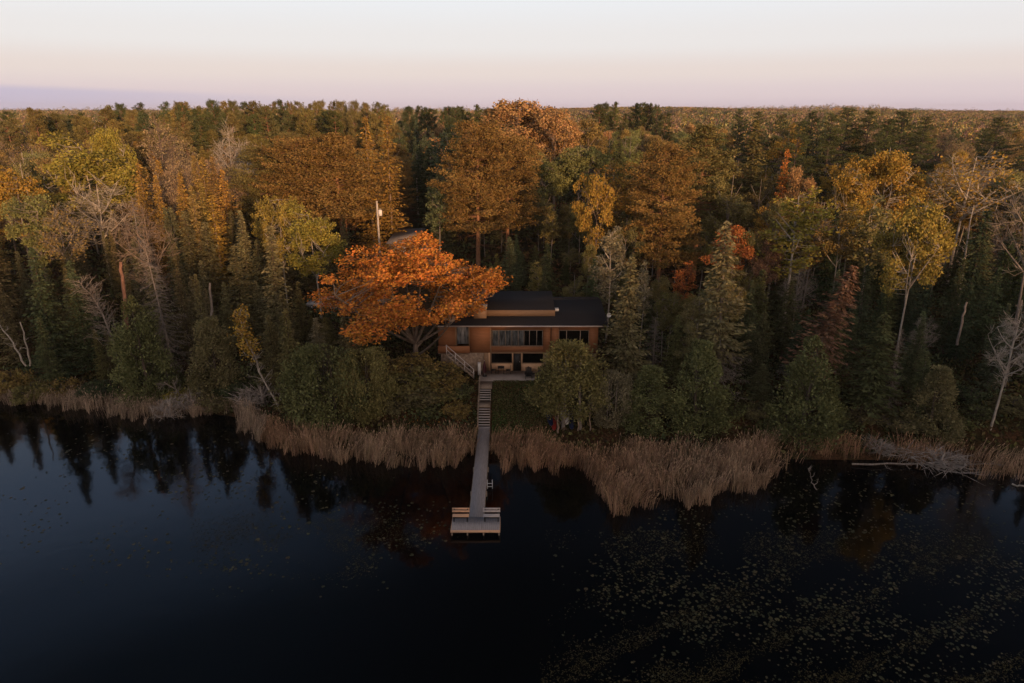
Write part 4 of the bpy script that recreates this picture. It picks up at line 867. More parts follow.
# ------------------------------------------------------------------ reeds
def reeds():
    rng = np.random.default_rng(12); n = 230000
    x = rng.uniform(-62, 62, n); y = rng.uniform(43, 72, n)
    e0, b0 = edgeY(x), bankY(x)
    tnoise = .55 * np.sin(x * 1.9) * np.sin(x * .7 + 2) + .35 * np.sin(x * 4.3 + 1)
    clump = np.sin(x * 1.15 + .9 * np.sin(y * .8)) * np.sin(y * 1.3 + x * .4)
    thin = np.where((x > 24) , .35, np.where(x < -30, .8, 1.0)) * (.8 + .95 * clump)
    k = (y > e0 + tnoise * .9 + .7 * np.abs(np.sin(x * 2.7 + 1.1 * np.sin(x * .9))) * (.4 + .6 * (np.sin(x * .83) > 0)) - .35) & (y < b0 + np.where(x > 23, 1.6, .9)) & (rng.random(n) < thin) & ~((x > -3.45) & (x < -1.95))
    k &= ~((x > 3) & (x < 9) & (y > b0 - .8))
    x, y = x[k], y[k]; m = len(x)
    z = np.maximum(ground(x, y), -.05)
    right = x > -2
    h = rng.uniform(.95, 1.8, m) * (1 + .24 * np.sin(x * .9 + y) * np.sin(y * 1.7) + .10 * np.sin(x * 5.1)) * np.where(x < -30, .85, 1)
    lean = rng.normal(size=(m, 2)) * .15 + np.stack([.10 + .16 * np.sin(x * .8 + y * .9), .12 * np.sin(x * 1.3 - y * .7)], -1)
    base = np.stack([x, y, z], -1); mid = base + np.stack([lean[:, 0] * h * .4, lean[:, 1] * h * .4, h * .55], -1); top = base + np.stack([lean[:, 0] * h * 1.2, lean[:, 1] * h * 1.2, h], -1)
    a = rng.uniform(0, 3.14, m); wv = np.stack([np.cos(a), np.sin(a), a * 0], -1) * (rng.uniform(.010, .022, m))[:, None]
    v = np.stack([base - wv, base + wv, mid + wv, mid - wv, top + wv * .4, top - wv * .4], 1).reshape(-1, 3)
    i = np.arange(m)[:, None] * 6
    f = np.concatenate([i + np.array([[0, 1, 2, 3]]), i + np.array([[3, 2, 4, 5]])])
    var = np.clip(.5 + .22 * np.sin(x * 2.3 + y) + rng.normal(size=m) * .22, 0, 1)
    mb = MB(); mb.quads(v, f, np.concatenate([var, var]))
    # plumes
    q = rng.random(m) < .45; c = top[q] + [0, 0, .02]; u = unit(top[q] - mid[q] + rng.normal(size=(q.sum(), 3)) * .12)
    mb.cards(c, u, perp(u, rng), rng.uniform(.18, .34, q.sum()), .055, var[q] * .5 + .45)
    # bent dry blades
    q2 = rng.random(m) < .8; c = mid[q2]; u = unit(rng.normal(size=(q2.sum(), 3)) * .55 + [0.15, 0, .6])
    mb.cards(c, u, perp(u, rng), rng.uniform(.4, .8, q2.sum()), .03, var[q2])
    me = mb.mesh('reeds', M['reed'])
    g = lambda X, Yv: (np.sin(X * .21 + 1) * .5 + .5)
    def colf(X, Y_):
        t = g(X, Y_)[:, None]; base = np.array([.36, .255, .175]) * (1 - t) + np.array([.33, .20, .125]) * t
        lf = (X < -24)[:, None]; return np.where(lf, np.array([[.36, .275, .205]]), base)
    tc = np.concatenate([colf(x, y), colf(x, y), colf(x[q], y[q]) * 1.15, colf(x[q2], y[q2]) * .9]); tc = np.concatenate([tc, np.ones((len(tc), 1))], 1)
    at = me.attributes.new('tint', 'FLOAT_COLOR', 'FACE'); at.data.foreach_set('color', tc.astype(np.float32).ravel())
    o = bpy.data.objects.new('reeds', me); link(o); tag(o, 'dry tan reeds standing in the shallows along the whole shore', 'reeds', kind='stuff')
reeds()

# ------------------------------------------------------------------ lily pads and floating weed
def pad_mesh(mb, c, r, rot, var, tilt=0):
    k = np.arange(9); th = rot + .25 + k * (2 * np.pi - .5) / 8
    v = np.concatenate([[c], np.stack([c[0] + np.cos(th) * r, c[1] + np.sin(th) * r, np.full(9, c[2]) + .012 * np.sin(th * 2 + rot)], -1)])
    mb.tris(v, [(0, a, a + 1) for a in range(1, 9)], var)
pad_protos = []
for k in range(4):
    mb = MB(); rng = np.random.default_rng(k); pad_mesh(mb, (0, 0, 0), 1.0, k * 1.3, .2 * k + .1); pad_protos.append(mb.mesh('lily_pad', M['lily']))
rl = np.random.default_rng(21); pads = []
def in_w(px, py): Y = py2Y(py, 0); return px2x(px, Y, 0), Y
def sprinkle(n, x0, x1, y0, y1, cl=0, sc=1.):
    for _ in range(n):
        px = rl.uniform(x0, x1); py = rl.uniform(y0, y1)
        if cl:
            d = math.sin(px * .031 + 1) * math.sin(py * .05 + px * .017) + .4 * math.sin(px * .11) * math.sin(py * .17)
            if d + rl.uniform(-.4, .4) < cl - 1: continue
        if px > 500 and rl.random() > min(1, .12 + max(0, px - 545) / 110): continue
        x, y = in_w(px, py)
        if y > edgeY(x) - .5: continue
        pads.append((x, y, rl.uniform(.06, .125) * sc * (1 + .6 * (rl.random() < .12))))
sprinkle(3000, 600, 1024, 470, 640, .62, .8)
sprinkle(1500, 590, 1024, 560, 683, .9, .75)
sprinkle(400, 545, 720, 520, 640, 1.0, .75)
sprinkle(200, 0, 330, 440, 500, .9)
sprinkle(110, 20, 230, 425, 480, 1.0)
sprinkle(190, 20, 300, 500, 570, 1.0)
sprinkle(420, 195, 450, 500, 575, .95)
sprinkle(60, 150, 260, 470, 500, 0)
sprinkle(260, 0, 400, 430, 600, .9, .8)
def on_screen(x, y): a, b = proj(x, y, 0); return 0 <= a < 1024 and b < 683
pads = [p for p in pads if on_screen(p[0], p[1])]
pads.sort(key=lambda p: -p[2] / depth(p[1], 0))
for k, (x, y, r) in enumerate(pads[:300]):
    o = bpy.data.objects.new('lily_pad', pad_protos[k % 4]); link(o); o.location = (x, y, .006 + .0011 * (k % 7)); o.scale = (r, r, 1); o.rotation_euler = (0, 0, rl.uniform(0, 6.28))
    tag(o, 'one of the larger notched lily pads floating flat on the dark lake', 'lily pad', 'larger lily pads floating on the lake')
mb = MB()
for k, (x, y, r) in enumerate(pads[300:]): pad_mesh(mb, (x, y, .005 + .001 * (k % 9)), r, rl.uniform(0, 6.28), rl.random())
tag(mb.build('small_lily_pads', M['lily']), 'countless small lily pads scattered over the dark water', 'lily pads', kind='stuff')
# weed mats
mb = MB(); W_ = []
for (x0, x1, y0, y1, n) in ((540, 1024, 530, 683, 34000), (190, 460, 500, 580, 11000), (545, 640, 530, 660, 2500), (150, 260, 462, 500, 500), (540, 1100, 660, 760, 4000)):
    px = rl.uniform(x0, x1, n); py = rl.uniform(y0, y1, n)
    d = np.sin(px * .023 + 2 * np.sin(py * .03)) * np.sin(py * .06 + px * .02) + .5 * np.sin(px * .09 + py * .05) * np.sin(py * .13)
    cx, cy, rx, ry = (x0 + x1) / 2, (y0 + y1) / 2, (x1 - x0) / 2, (y1 - y0) / 2
    e = np.sqrt(((px - cx) / rx) ** 2 + ((py - cy) / ry) ** 2)
    k = (d + rl.normal(size=n) * .3 > .15) & ((e + rl.normal(size=n) * .15 < 1) | (y1 > 670)) & ((px < 500) | (rl.random(n) < (px - 530 - 40 * np.sin(py * .035)) / 130))
    Y_ = 30 / np.tan(PITCH + np.arctan((py[k] - 341.5) / FPX)); X_ = (px[k] - 512) / FPX * (Y_ * CP + 30 * SP)
    W_.append(np.stack([X_, Y_], -1))
W_ = np.concatenate(W_); W_ = W_[W_[:, 1] < edgeY(W_[:, 0]) - .3]; m = len(W_)
a = rl.uniform(0, 6.283, m); u = np.stack([np.cos(a), np.sin(a), rl.normal(size=m) * .08], -1); w = np.stack([-np.sin(a), np.cos(a), rl.normal(size=m) * .08], -1)
mb.cards(np.concatenate([W_, rl.uniform(.003, .012, (m, 1))], 1), u, w, rl.uniform(.06, .22, m), rl.uniform(.02, .07, m), rl.random(m))
wo = mb.build('floating_weed', M['leaf'], color=(.050, .042, .020)); tag(wo, 'brown weed tangles lying on the water surface', 'water weed', kind='stuff')

# ------------------------------------------------------------------ dock
DX = -2.72
dk = thing('dock', 'grey plank dock reaching into the lake with a wider end platform', 'dock', (DX, 52, 0))
def rel(o, loc):  # shift child mesh so that it is relative to the empty
    o.location = (-loc[0], -loc[1], -loc[2]); return o
m = MB(); y = 45.3; rng = np.random.default_rng(2)
while y < 60.7:
    m.box(DX - .56 + rng.normal() * .006, DX + .56 + rng.normal() * .006, y, y + .138, .46, .50 + rng.normal() * .002, rng.random()); y += .146
rel(m.build('walkway_deck', M['grey_board'], dk), (DX, 52, 0))
m = MB(); x = DX - 1.8
while x < DX + 1.75:
    m.box(x, x + .142, 43.5, 45.28, .46, .50 + rng.normal() * .002, rng.random()); x += .15
rel(m.build('platform_deck', M['grey_board'], dk), (DX, 52, 0))
m = MB(); m.box(DX - 1.84, DX + 1.84, 43.42, 43.49, .33, .52); m.box(DX - 1.84, DX - 1.805, 43.49, 45.3, .33, .49); m.box(DX + 1.805, DX + 1.84, 43.49, 45.3, .33, .49)
rel(m.build('fascia_board', M['pale_wood'], dk), (DX, 52, 0))
m = MB(); m.box(DX - .60, DX - .565, 45.32, 60.7, .34, .49); m.box(DX + .565, DX + .60, 45.32, 60.7, .34, .49)
rel(m.build('side_board', M['weathered'], dk), (DX, 52, 0))
for (px_, py_) in [(-1.75, 43.6), (-.6, 43.6), (.6, 43.6), (1.75, 43.6), (-1.75, 45.2), (1.75, 45.2), (-.63, 49), (.63, 49), (-.63, 53), (.63, 53), (-.63, 57), (.63, 57)]:
    m = MB(); m.cyl((DX + px_, py_, -1.6), .055, 2.05 if abs(px_) > .61 and py_ > 46 else 1.93); rel(m.build('post', M['weathered'], dk), (DX, 52, 0))
def bench(x, y, mat, label):
    b = thing('bench', label, 'bench', (x, y, .5), 0)
    m = MB(); 
    for k in range(3): m.box(-.62, .62, -.42 + k * .135, -.42 + k * .135 + .12, .42, .455)
    m.build('seat', M[mat], b)
    m = MB()
    for k in range(2):
        m.box(-.66, .66, .04 + k * .05, .07 + k * .05, .55 + k * .19, .55 + k * .19 + .15)
    m.build('backrest', M[mat], b)
    for sx in (-.5, .5):
        m = MB(); m.obox((sx, -.36, 0), (sx, -.36, .42), .08, .08); m.build('leg', M['black'], b)
        m = MB(); m.obox((sx, .0, 0), (sx, .14, .92), .07, .07); m.build('leg', M['black'], b)
    m = MB(); m.box(-.58, .58, -.40, -.37, .30, .41); m.build('dark_gap_strip', M['black'], b)  # black strip painted in for the dark gap under the seat
bench(DX - 1.17, 45.0, 'pale_wood', 'warm pine coloured bench on the left side of the dock platform')
bench(DX + 1.17, 45.0, 'grey_wood', 'weathered grey bench on the right side of the dock platform')
m = MB()
for sx in (0, .42):
    m.tube([(DX + .66 + sx, 50.2, -.8), (DX + .66 + sx, 50.2, .85), (DX + .66 + sx, 50.05, .92), (DX + .66 + sx, 49.9, .85), (DX + .66 + sx, 49.9, .5)], .03, 6)
for z in (-.4, -.1, .2, .5): m.tube([(DX + .66, 50.2, z), (DX + 1.08, 50.2, z)], .028, 6)
ld = m.build('swim_ladder', M['metal'], smooth=True); tag(ld, 'metal swim ladder hooked on the right edge of the dock', 'ladder')

# ------------------------------------------------------------------ shore stairs
st = thing('plank_stairs', 'weathered plank stairs with two landings climbing from dock to patio', 'stairs', (DX, 61, .5))
def sbox(name, mat, *b):
    o = boxobj(name, M[mat], st, *b); o.location = (-DX, -61, -.5); return o
sx0, sx1 = DX - .62, DX + .55
sbox('landing', 'weathered', sx0, sx1 + .1, 65.35, 67.22, 2.70, 2.80)
sbox('landing', 'weathered', sx0, sx1, 62.65, 64.05, 1.82, 1.90)
sbox('landing', 'grey_board', sx0 + .04, sx1 + .02, 60.72, 61.0, .46, .535)
def flight(y0, z0, y1, z1, n):
    for k in range(n):
        f = (k + .5) / n; yy = y0 + (y1 - y0) * f; zz = z0 + (z1 - z0) * (k + 1) / (n + 1)
        sbox('tread', 'grey_wood', sx0 + .03, sx1 - .03, yy - .105, yy + .105, zz - .04, zz)
    for x in (sx0, sx1 - .04):
        m = MB(); m.obox((x + .02, y0, z0 - .16), (x + .02, y1, z1 - .16), .045, .2); o = m.build('stringer', M['weathered'], st); o.location = (-DX, -61, -.5)
flight(61.0, .5, 62.65, 1.9, 7); flight(64.05, 1.9, 65.35, 2.8, 5)
for (yy, zz) in ((61.1, .5), (62.75, 1.9), (63.95, 1.9), (65.45, 2.8), (67.0, 2.8)):
    m = MB(); m.obox((sx0 - .04, yy, zz - 1.1), (sx0 - .04, yy, zz + .95), .07, .07); o = m.build('post', M['weathered'], st); o.location = (-DX, -61, -.5)
for a_, b_ in (((61.1, 1.42), (62.75, 2.82)), ((62.75, 2.82), (63.95, 2.82)), ((63.95, 2.82), (65.45, 3.72)), ((65.45, 3.72), (67.0, 3.72))):
    m = MB(); m.obox((sx0 - .04, a_[0], a_[1]), (sx0 - .04, b_[0], b_[1]), .05, .05); o = m.build('handrail', M['weathered'], st); o.location = (-DX, -61, -.5)

# ------------------------------------------------------------------ patio
pt_ = MB(); pt_.box(-3.55, 5.2, 67.25, 70.28, 1.6, T)
tag(pt_.build('patio', M['concrete']), kind='structure')
for k in range(1, 4):
    pass

# ------------------------------------------------------------------ house
FY = 70.3
hx = lambda px, Y=FY, z=5.5: px2x(px, Y, z)
hs_ = thing('lake_house', 'two storey orange brown cedar lake house with black low pitched roofs', 'house', (0, FY, T))
def hp(name, mat, *b, parent=None, col=None):
    o = boxobj(name, M[mat], parent or hs_, *b)
    o.location = (0, -FY, -T) if parent is None else (0, 0, 0)
    return o
xL, x1, x2, x3, xR = hx(470), hx(491), hx(543), hx(557.5), hx(597.5)
zm, zu0, zu1, ze = 4.92, 5.72, 7.45, 8.12
BYk = 78.6
xw0, xw1 = hx(492.5), hx(542)       # upper window band
xr0, xr1 = hx(559), hx(588)         # right upper window
# upper storey front wall pieces (butted)
hp('upper_wall', 'cedar_siding', xL, xw0 - .12, FY, FY + .2, zm, ze)
hp('upper_wall', 'cedar_siding', xw0 - .118, xw1 + .118, FY, FY + .2, zm + .08, zu0 - .06)
hp('upper_wall', 'cedar_siding', xw0 - .118, xw1 + .118, FY, FY + .2, zu1 + .06, ze)
hp('upper_wall', 'cedar_siding', xw1 + .12, hx(550.5), FY, FY + .2, zm, ze)
hp('wall_panel', 'cedar_siding', hx(551.2), xr0 - .06, FY - .12, FY + .2, zm, ze)
hp('upper_wall', 'cedar_siding', xr0 - .058, xr1 + .058, FY, FY + .2, zm, zu0 - .06)
hp('upper_wall', 'cedar_siding', xr0 - .058, xr1 + .058, FY, FY + .2, zu1 + .06, ze)
hp('wall_panel', 'cedar_siding', xr1 + .06, xR, FY - .12, FY + .2, zm, ze)
hp('shadow_gap', 'black', hx(550.5) + .002, hx(551.2) - .002, FY + .04, FY + .18, zm, ze)
hp('pale_corner_board', 'trim_tan', xw0 - .26, xw0 - .14, FY - .03, FY - .002, T + .06, ze)
hp('floor_band', 'trim_tan', xw0 - .118, xw1 + .118, FY - .03, FY + .19, zm - .02, zm + .078)
# lower storey
xd0, xd1 = hx(513.5, z=4), hx(520.8, z=4); lw0, lw1 = hx(491.5, z=4), hx(511.8, z=4); rw0, rw1 = hx(522.8, z=4), hx(543, z=4)
hp('lower_wall', 'stucco_tan', xw0 - .55, lw0 - .06, FY + .02, FY + .2, T, zm - .02)
hp('lower_wall', 'stucco_tan', lw0 - .058, lw1 + .058, FY + .02, FY + .2, T, 3.66)
hp('lower_wall', 'stucco_tan', lw1 + .06, xd0 - .06, FY + .02, FY + .2, T, zm - .022)
hp('lower_wall', 'stucco_tan', xd1 + .06, rw0 - .06, FY + .02, FY + .2, T, zm - .022)
hp('lower_wall', 'stucco_tan', rw0 - .058, rw1 + .058, FY + .02, FY + .2, T, 3.66)
hp('stone_wall', 'stone', rw1 + .06, xR - .1, FY + .02, FY + .2, T - 1, zm - .002)
hp('stone_wall', 'stone', xL - 3.2, xw0 - .56, FY + .04, FY + .2, T - 1, zm - .002)
hp('corner_post', 'trim_tan', hx(484, z=4), hx(488.5, z=4), FY - .06, FY + .035, T, zm - .01)
hp('side_wall', 'cedar_siding', xR - .2, xR, FY + .202, BYk, T - .5, ze)
hp('side_wall', 'cedar_siding', xL - 3.2, xL - 3.0, FY + 1.0, BYk, T - .5, ze)
hp('back_wall', 'cedar_siding', xL - 2.99, xR - .21, BYk - .2, BYk, T - .5, ze)
hp('dark_backing', 'dark_room', xL + .1, xR - .25, FY + 1.4, FY + 1.5, T, ze)  # near-black sheet behind the windows, in place of a dim room
hp('inner_floor', 'dark_room', xL + .1, xR - .25, FY + .21, FY + 1.39, zm, zm + .08)
def window(x0, x1, z0, z1, mull, ydep=.0, reflection_curtain=None, mat='trim_tan'):
    f = thing_part('window'); m = MB(); y0, y1 = FY - .04 + ydep, FY + .10 + ydep; w = .055
    m.box(x0 - w, x1 + w, y0, y1, z1, z1 + w); m.box(x0 - w, x1 + w, y0, y1, z0 - w, z0)
    m.box(x0 - w, x0, y0, y1, z0 + .001, z1 - .001); m.box(x1, x1 + w, y0, y1, z0 + .001, z1 - .001)
    for t in mull: xx = x0 + (x1 - x0) * t; m.box(xx - .035, xx + .035, y0 + .012, y1 - .01, z0 + .001, z1 - .001)
    fo = m.build('window', M[mat], hs_); fo.location = (0, -FY, -T)
    g = MB(); g.quads([(x0, y0 + .06, z0), (x1, y0 + .06, z0), (x1, y0 + .06, z1), (x0, y0 + .06, z1)], [(0, 1, 2, 3)]); g.build('pane', M['glass'], fo)
    if reflection_curtain:
        c = MB(); a_, b_ = reflection_curtain; n = 60; xx = np.linspace(x0 + (x1 - x0) * a_, x0 + (x1 - x0) * b_, n); yy = FY + .24 + .03 * np.sin(np.arange(n) * 1.3)
        v = np.concatenate([np.stack([xx, yy, np.full(n, z0)], -1), np.stack([xx, yy, np.full(n, z1)], -1)]); i_ = np.arange(n - 1)
        c.quads(v, np.stack([i_, i_ + 1, i_ + 1 + n, i_ + n], -1)); c.build('reflection_curtain', M['reflection_curtain'], fo)
    return fo
def thing_part(n): return None
window(xw0, xw1, zu0, zu1, [.13, .26, .39, .52, .635, .745, .89], reflection_curtain=(.01, .63), mat='weathered')
window(xr0, xr1, zu0, zu1, [.25, .72], mat='weathered', reflection_curtain=None)
window(lw0, lw1, 3.72, 4.82, [], .02, mat='trim_tan'); window(rw0, rw1, 3.72, 4.82, [], .02, mat='trim_tan')
d_ = hp('door', 'black', xd0, xd1, FY + .05, FY + .1, T + .03, zm - .1)
hd = boxobj('handle', M['metal'], d_, xd1 - .14, xd1 - .10, FY - .01, FY + .045, T + .98, T + 1.1)
hp('door_frame', 'trim_tan', xd0 - .058, xd0 - .002, FY - .02, FY + .12, T + .01, zm - .04); hp('door_frame', 'trim_tan', xd1 + .002, xd1 + .058, FY - .02, FY + .12, T + .01, zm - .04); hp('door_frame', 'trim_tan', xd0 - .001, xd1 + .001, FY - .02, FY + .12, zm - .098, zm - .04)
# left porch
xp0 = hx(438)
hp('porch_wall', 'cedar_siding', xp0, xL - .01, FY - .3, FY - .1, 4.95, 5.75)
hp('porch_screen', 'reflection_curtain', hx(457), xL - .12, FY + .5, FY + .54, 5.76, 8.05)
hp('porch_post', 'trim_tan', xL - .11, xL - .01, FY - .25, FY - .12, 5.76, 8.1)
hp('porch_post', 'trim_tan', hx(456), hx(457) , FY - .25, FY - .12, 5.76, 8.1)
hp('porch_floor', 'weathered', xp0, xL - .01, FY - .095, FY + 1.2, 4.8, 4.94)
hp('porch_wall', 'cedar_siding', xp0, hx(456) - .02, FY + .6, FY + .75, 5.0, 8.05)
# roofs
def slab(name, mat, x0, x1, ya, za, yb, zb, th, loc=(0, -FY, -T)):
    m = MB(); v = [(x0, ya, za), (x1, ya, za), (x1, yb, zb), (x0, yb, zb)]; v += [(a, b, c - th) for a, b, c in v]
    m.quads(v, [(0, 1, 2, 3), (7, 6, 5, 4), (0, 4, 5, 1), (1, 5, 6, 2), (2, 6, 7, 3), (3, 7, 4, 0)]); o = m.build(name, M[mat], hs_); o.location = loc; return o
RX0, RX1 = hx(438, 69.4, 8.2), hx(608.5, 69.4, 8.2)
rf1 = slab('roof', 'shingle', RX0, RX1, 69.35, 8.32, 76.5, 9.25, .12)
rf1b = slab('roof', 'shingle', RX0, RX1, 76.502, 9.25, 79.4, 8.8, .12)
hp('eave_gutter', 'grey_wood', RX0 - .02, RX1 + .02, 69.25, 69.345, 8.19, 8.30)
hp('soffit', 'cedar_siding', RX0 + .05, RX1 - .05, 69.4, FY + .19, 8.125, 8.175)
UX0, UX1 = hx(468, 72, 9), hx(554, 72, 9)
ur = slab('upper_roof', 'shingle', UX0 - .1, UX1 + .12, 71.9, 9.33, 79.2, 9.56, .1)
hp('upper_fascia', 'trim_tan', UX0 - .1, UX1 + .1, 71.78, 71.895, 8.62, 9.30)
hp('upper_side_wall', 'cedar_siding', UX1 - .12, UX1, 71.9, 78.9, 8.5, 9.22)
ch = hp('chimney', 'trim_tan', hx(474.5, 73, 9), hx(487, 73, 9), 71.2, 71.77, 8.2, 9.9)
cp = boxobj('chimney_cap', M['concrete'], ch, hx(474, 73, 9) - .04, hx(487.5, 73, 9) + .04, 71.14, 71.83, 9.902, 10.0)
sk = hp('skylight', 'white', hx(551, 73.5, 9), hx(558.5, 73.5, 9), 73.0, 73.75, 8.85, 9.05)
# satellite dish
dsh = thing('satellite_dish', 'small white satellite dish at the right end of the roof', 'satellite dish', (RX1 + .25, 71.2, 8.5))
m = MB(); rings = [];
for r_, z_ in ((0.02, 0), (.10, .015), (.18, .05), (.25, .09)):
    th = np.arange(16) * 2 * np.pi / 16; rings.append(np.stack([np.cos(th) * r_, np.full(16, z_) * -1, np.sin(th) * r_ * 1.1], -1))
v = np.concatenate(rings); jj = np.arange(16); kk = (jj + 1) % 16
f = np.concatenate([np.stack([jj + 16 * q, kk + 16 * q, kk + 16 * (q + 1), jj + 16 * (q + 1)], -1) for q in range(3)])
m.quads(v, f); o = m.build('reflector', M['white'], dsh, True); o.location = (0, 0, .45)
m = MB(); m.tube([(-.3, .1, -.3), (0, .1, 0), (0, .05, .4)], .025, 6); m.tube([(0, 0, .2), (0, -.4, .3)], .015, 5); m.build('mast', M['metal'], dsh)

# porch stair with railing
ps = thing('porch_stairs', 'wooden stairs with pale open railing from the porch down to the patio', 'stairs', (-6, 69.3, T))
sa = np.array([hx(447, 69.2, 5.2), 69.2, 5.35]); sb = np.array([hx(474, 68.6, 3), 68.6, 2.85])
o_ = np.array([-6, 69.3, T])
def pm(name, mat, fn):
    m = MB(); fn(m); o = m.build(name, M[mat], ps); o.location = tuple(-o_); return o
for dy in (-.45, .45):
    d_v = np.array([0, dy, 0]); pm('stringer', 'weathered', lambda m: m.obox(sa + d_v - [0, 0, .2], sb + d_v, .05, .24))
    if dy < 0:
        pm('handrail', 'grey_wood', lambda m: m.obox(sa + d_v + [0, 0, .95], sb + d_v + [0, 0, .95], .07, .07))
        pm('lower_rail', 'grey_wood', lambda m: m.obox(sa + d_v + [0, 0, .45], sb + d_v + [0, 0, .45], .05, .05))
        for k in range(4):
            p_ = sa + (sb - sa) * k / 3 + d_v; pm('rail_post', 'grey_wood', lambda m: m.obox(p_ - [0, 0, .1], p_ + [0, 0, 1.0], .08, .08))
for k in range(9):
    p_ = sa + (sb - sa) * (k + .5) / 9; pm('tread', 'weathered', lambda m: m.box(p_[0] - .13, p_[0] + .13, p_[1] - .42, p_[1] + .42, p_[2] - .03, p_[2] + .01))

# ------------------------------------------------------------------ patio things
def patio_chair(x, y, rz, label):
    c = thing('patio_chair', label, 'chair', (x, y, T), rz, 'black chairs at the patio table')
    boxobj('seat', M['black'], c, -.25, .25, -.25, .25, .40, .45); boxobj('backrest', M['black'], c, -.25, .25, .21, .25, .46, .92)
    for sx in (-.21, .21):
        for sy in (-.21, .21): m = MB(); m.obox((sx, sy, 0), (sx, sy, .40), .035, .035); m.build('leg', M['black'], c)
ty = py2Y(373.5, T)
patio_chair(px2x(493.5, ty, T), ty, math.pi / 2, 'black patio chair left of the small dark table'); patio_chair(px2x(508.5, ty, T), ty, -math.pi / 2, 'black patio chair right of the small dark table')
t_ = thing('patio_table', 'small dark table between two black chairs on the patio', 'table', (px2x(501, ty, T), ty + .1, T))
boxobj('table_top', M['black'], t_, -.36, .36, -.36, .36, .68, .72)
for sx in (-.3, .3):
    for sy in (-.3, .3): m = MB(); m.obox((sx, sy, 0), (sx, sy, .68), .045, .045); m.build('leg', M['black'], t_)
def adk(px_, label):
    y = py2Y(378, T); c = thing('adirondack_chair', label, 'chair', (px2x(px_, y, T), y, T), 0)
    m = MB(); v = [(-.29, -.4, .38), (.29, -.4, .38), (.29, .25, .26), (-.29, .25, .26)]; v += [(a, b, q - .04) for a, b, q in v]; m.quads(v, [(0, 1, 2, 3), (7, 6, 5, 4), (0, 4, 5, 1), (1, 5, 6, 2), (2, 6, 7, 3), (3, 7, 4, 0)]); m.build('seat', M['black'], c)
    m = MB()
    for k in range(5): m.obox((-.24 + k * .12, .26, .24), (-.27 + k * .135, .58, 1.02 + .05 * (2 - abs(k - 2))), .11, .025)
    m.build('backrest', M['black'], c)
    for s in (-1, 1):
        boxobj('armrest', M['black'], c, s * .36 - .07, s * .36 + .07, -.42, .38, .56, .59); m = MB(); m.obox((s * .34, -.36, 0), (s * .34, -.36, .56), .05, .08); m.build('leg', M['black'], c); m = MB(); m.obox((s * .34, .3, 0), (s * .34, .3, .56), .05, .08); m.build('leg', M['black'], c)
adk(528.5, 'dark adirondack chair on the patio nearer the door'); adk(541, 'dark adirondack chair on the patio beside the rounded olive tree')
y_ = py2Y(377.5, T); t_ = thing('side_table', 'tiny dark side table between the two adirondack chairs', 'table', (px2x(534.7, y_, T), y_, T))
boxobj('table_top', M['black'], t_, -.25, .25, -.22, .22, .42, .46)
for sx in (-.2, .2):
    for sy in (-.17, .17): m = MB(); m.obox((sx, sy, 0), (sx, sy, .42), .04, .04); m.build('leg', M['black'], t_)
cy = py2Y(370, T)
cb = thing('storage_cabinet', 'tall narrow white cabinet standing at the left corner of the patio', 'cabinet', (px2x(479.5, 69.2, 3.6), 69.0, T))
boxobj('body', M['white'], cb, -.16, .16, -.15, .15, .06, 1.42); boxobj('door', M['white'], cb, -.145, .145, -.17, -.152, .1, 1.38); boxobj('plinth', M['black'], cb, -.15, .15, -.14, .14, 0, .058); boxobj('top', M['metal'], cb, -.17, .17, -.16, .16, 1.422, 1.45)
um = thing('patio_umbrella', 'folded dark red patio umbrella beside the white cabinet', 'umbrella', (px2x(484.6, 68.8, 3.6), 68.7, T))
m = MB(); m.cyl((0, 0, 0), .26, .08, 16); m.build('base', M['black'], um); m = MB(); m.cyl((0, 0, .08), .025, 1.75, 8); m.build('pole', M['metal'], um)
m = MB(); th = np.arange(16) * 2 * np.pi / 16; rr = 1 + .25 * (np.arange(16) % 2); lv = []
for z_, r_ in ((.45, .12), (.6, .19), (1.0, .17), (1.4, .10), (1.72, .03)): lv.append(np.stack([np.cos(th) * r_ * rr, np.sin(th) * r_ * rr, np.full(16, z_)], -1))
m.quads(np.concatenate(lv), np.concatenate([np.stack([jj + 16 * q, kk + 16 * q, kk + 16 * (q + 1), jj + 16 * (q + 1)], -1) for q in range(4)])); m.build('canopy', M['darkred'], um)

# kayaks under the rounded tree
def kayak(px_, py0, py1, hull, deckm, label, tilt=0, w=.62):
    ya = py2Y(py1, .8); yb = py2Y(py0, .8); L_ = max(2.9, (yb - ya)); zc = float(ground(px2x(px_, ya, 1), (ya + yb) / 2))
    o = thing('kayak', label, 'kayak', (px2x(px_, (ya + yb) / 2, 1), (ya + yb) / 2, zc + .3), math.radians(tilt)); o.rotation_euler.x = math.radians(12)
    n = 15; s = np.linspace(-1, 1, n); hw = w / 2 * np.sqrt(np.clip(1 - np.abs(s) ** 2.2, 0.003, 1)); th = np.linspace(0, np.pi, 8)
    for nm, sg, mt in (('hull', -1, hull), ('deck', 1, deckm)):
        v = np.stack([np.cos(th)[None, :] * hw[:, None], np.repeat((s * L_ / 2)[:, None], 8, 1), sg * np.sin(th)[None, :] * (hw[:, None] * (.75 if sg < 0 else .4)) + .12 * (np.abs(s) ** 3)[:, None]], -1)
        i_ = np.arange(n - 1)[:, None] * 8; j_ = np.arange(7)[None, :]
        m = MB(); m.quads(v.reshape(-1, 3), np.stack([i_ + j_, i_ + j_ + 1, i_ + j_ + 9, i_ + j_ + 8], -1).reshape(-1, 4)); m.build(nm, M[mt], o, True)
    m = MB(); a_ = np.linspace(0, 2 * np.pi, 17); m.tube(np.stack([np.cos(a_) * w * .3, np.sin(a_) * .42, a_ * 0 + w * .21], -1), .025, 5); m.build('cockpit_rim', M['black'], o)
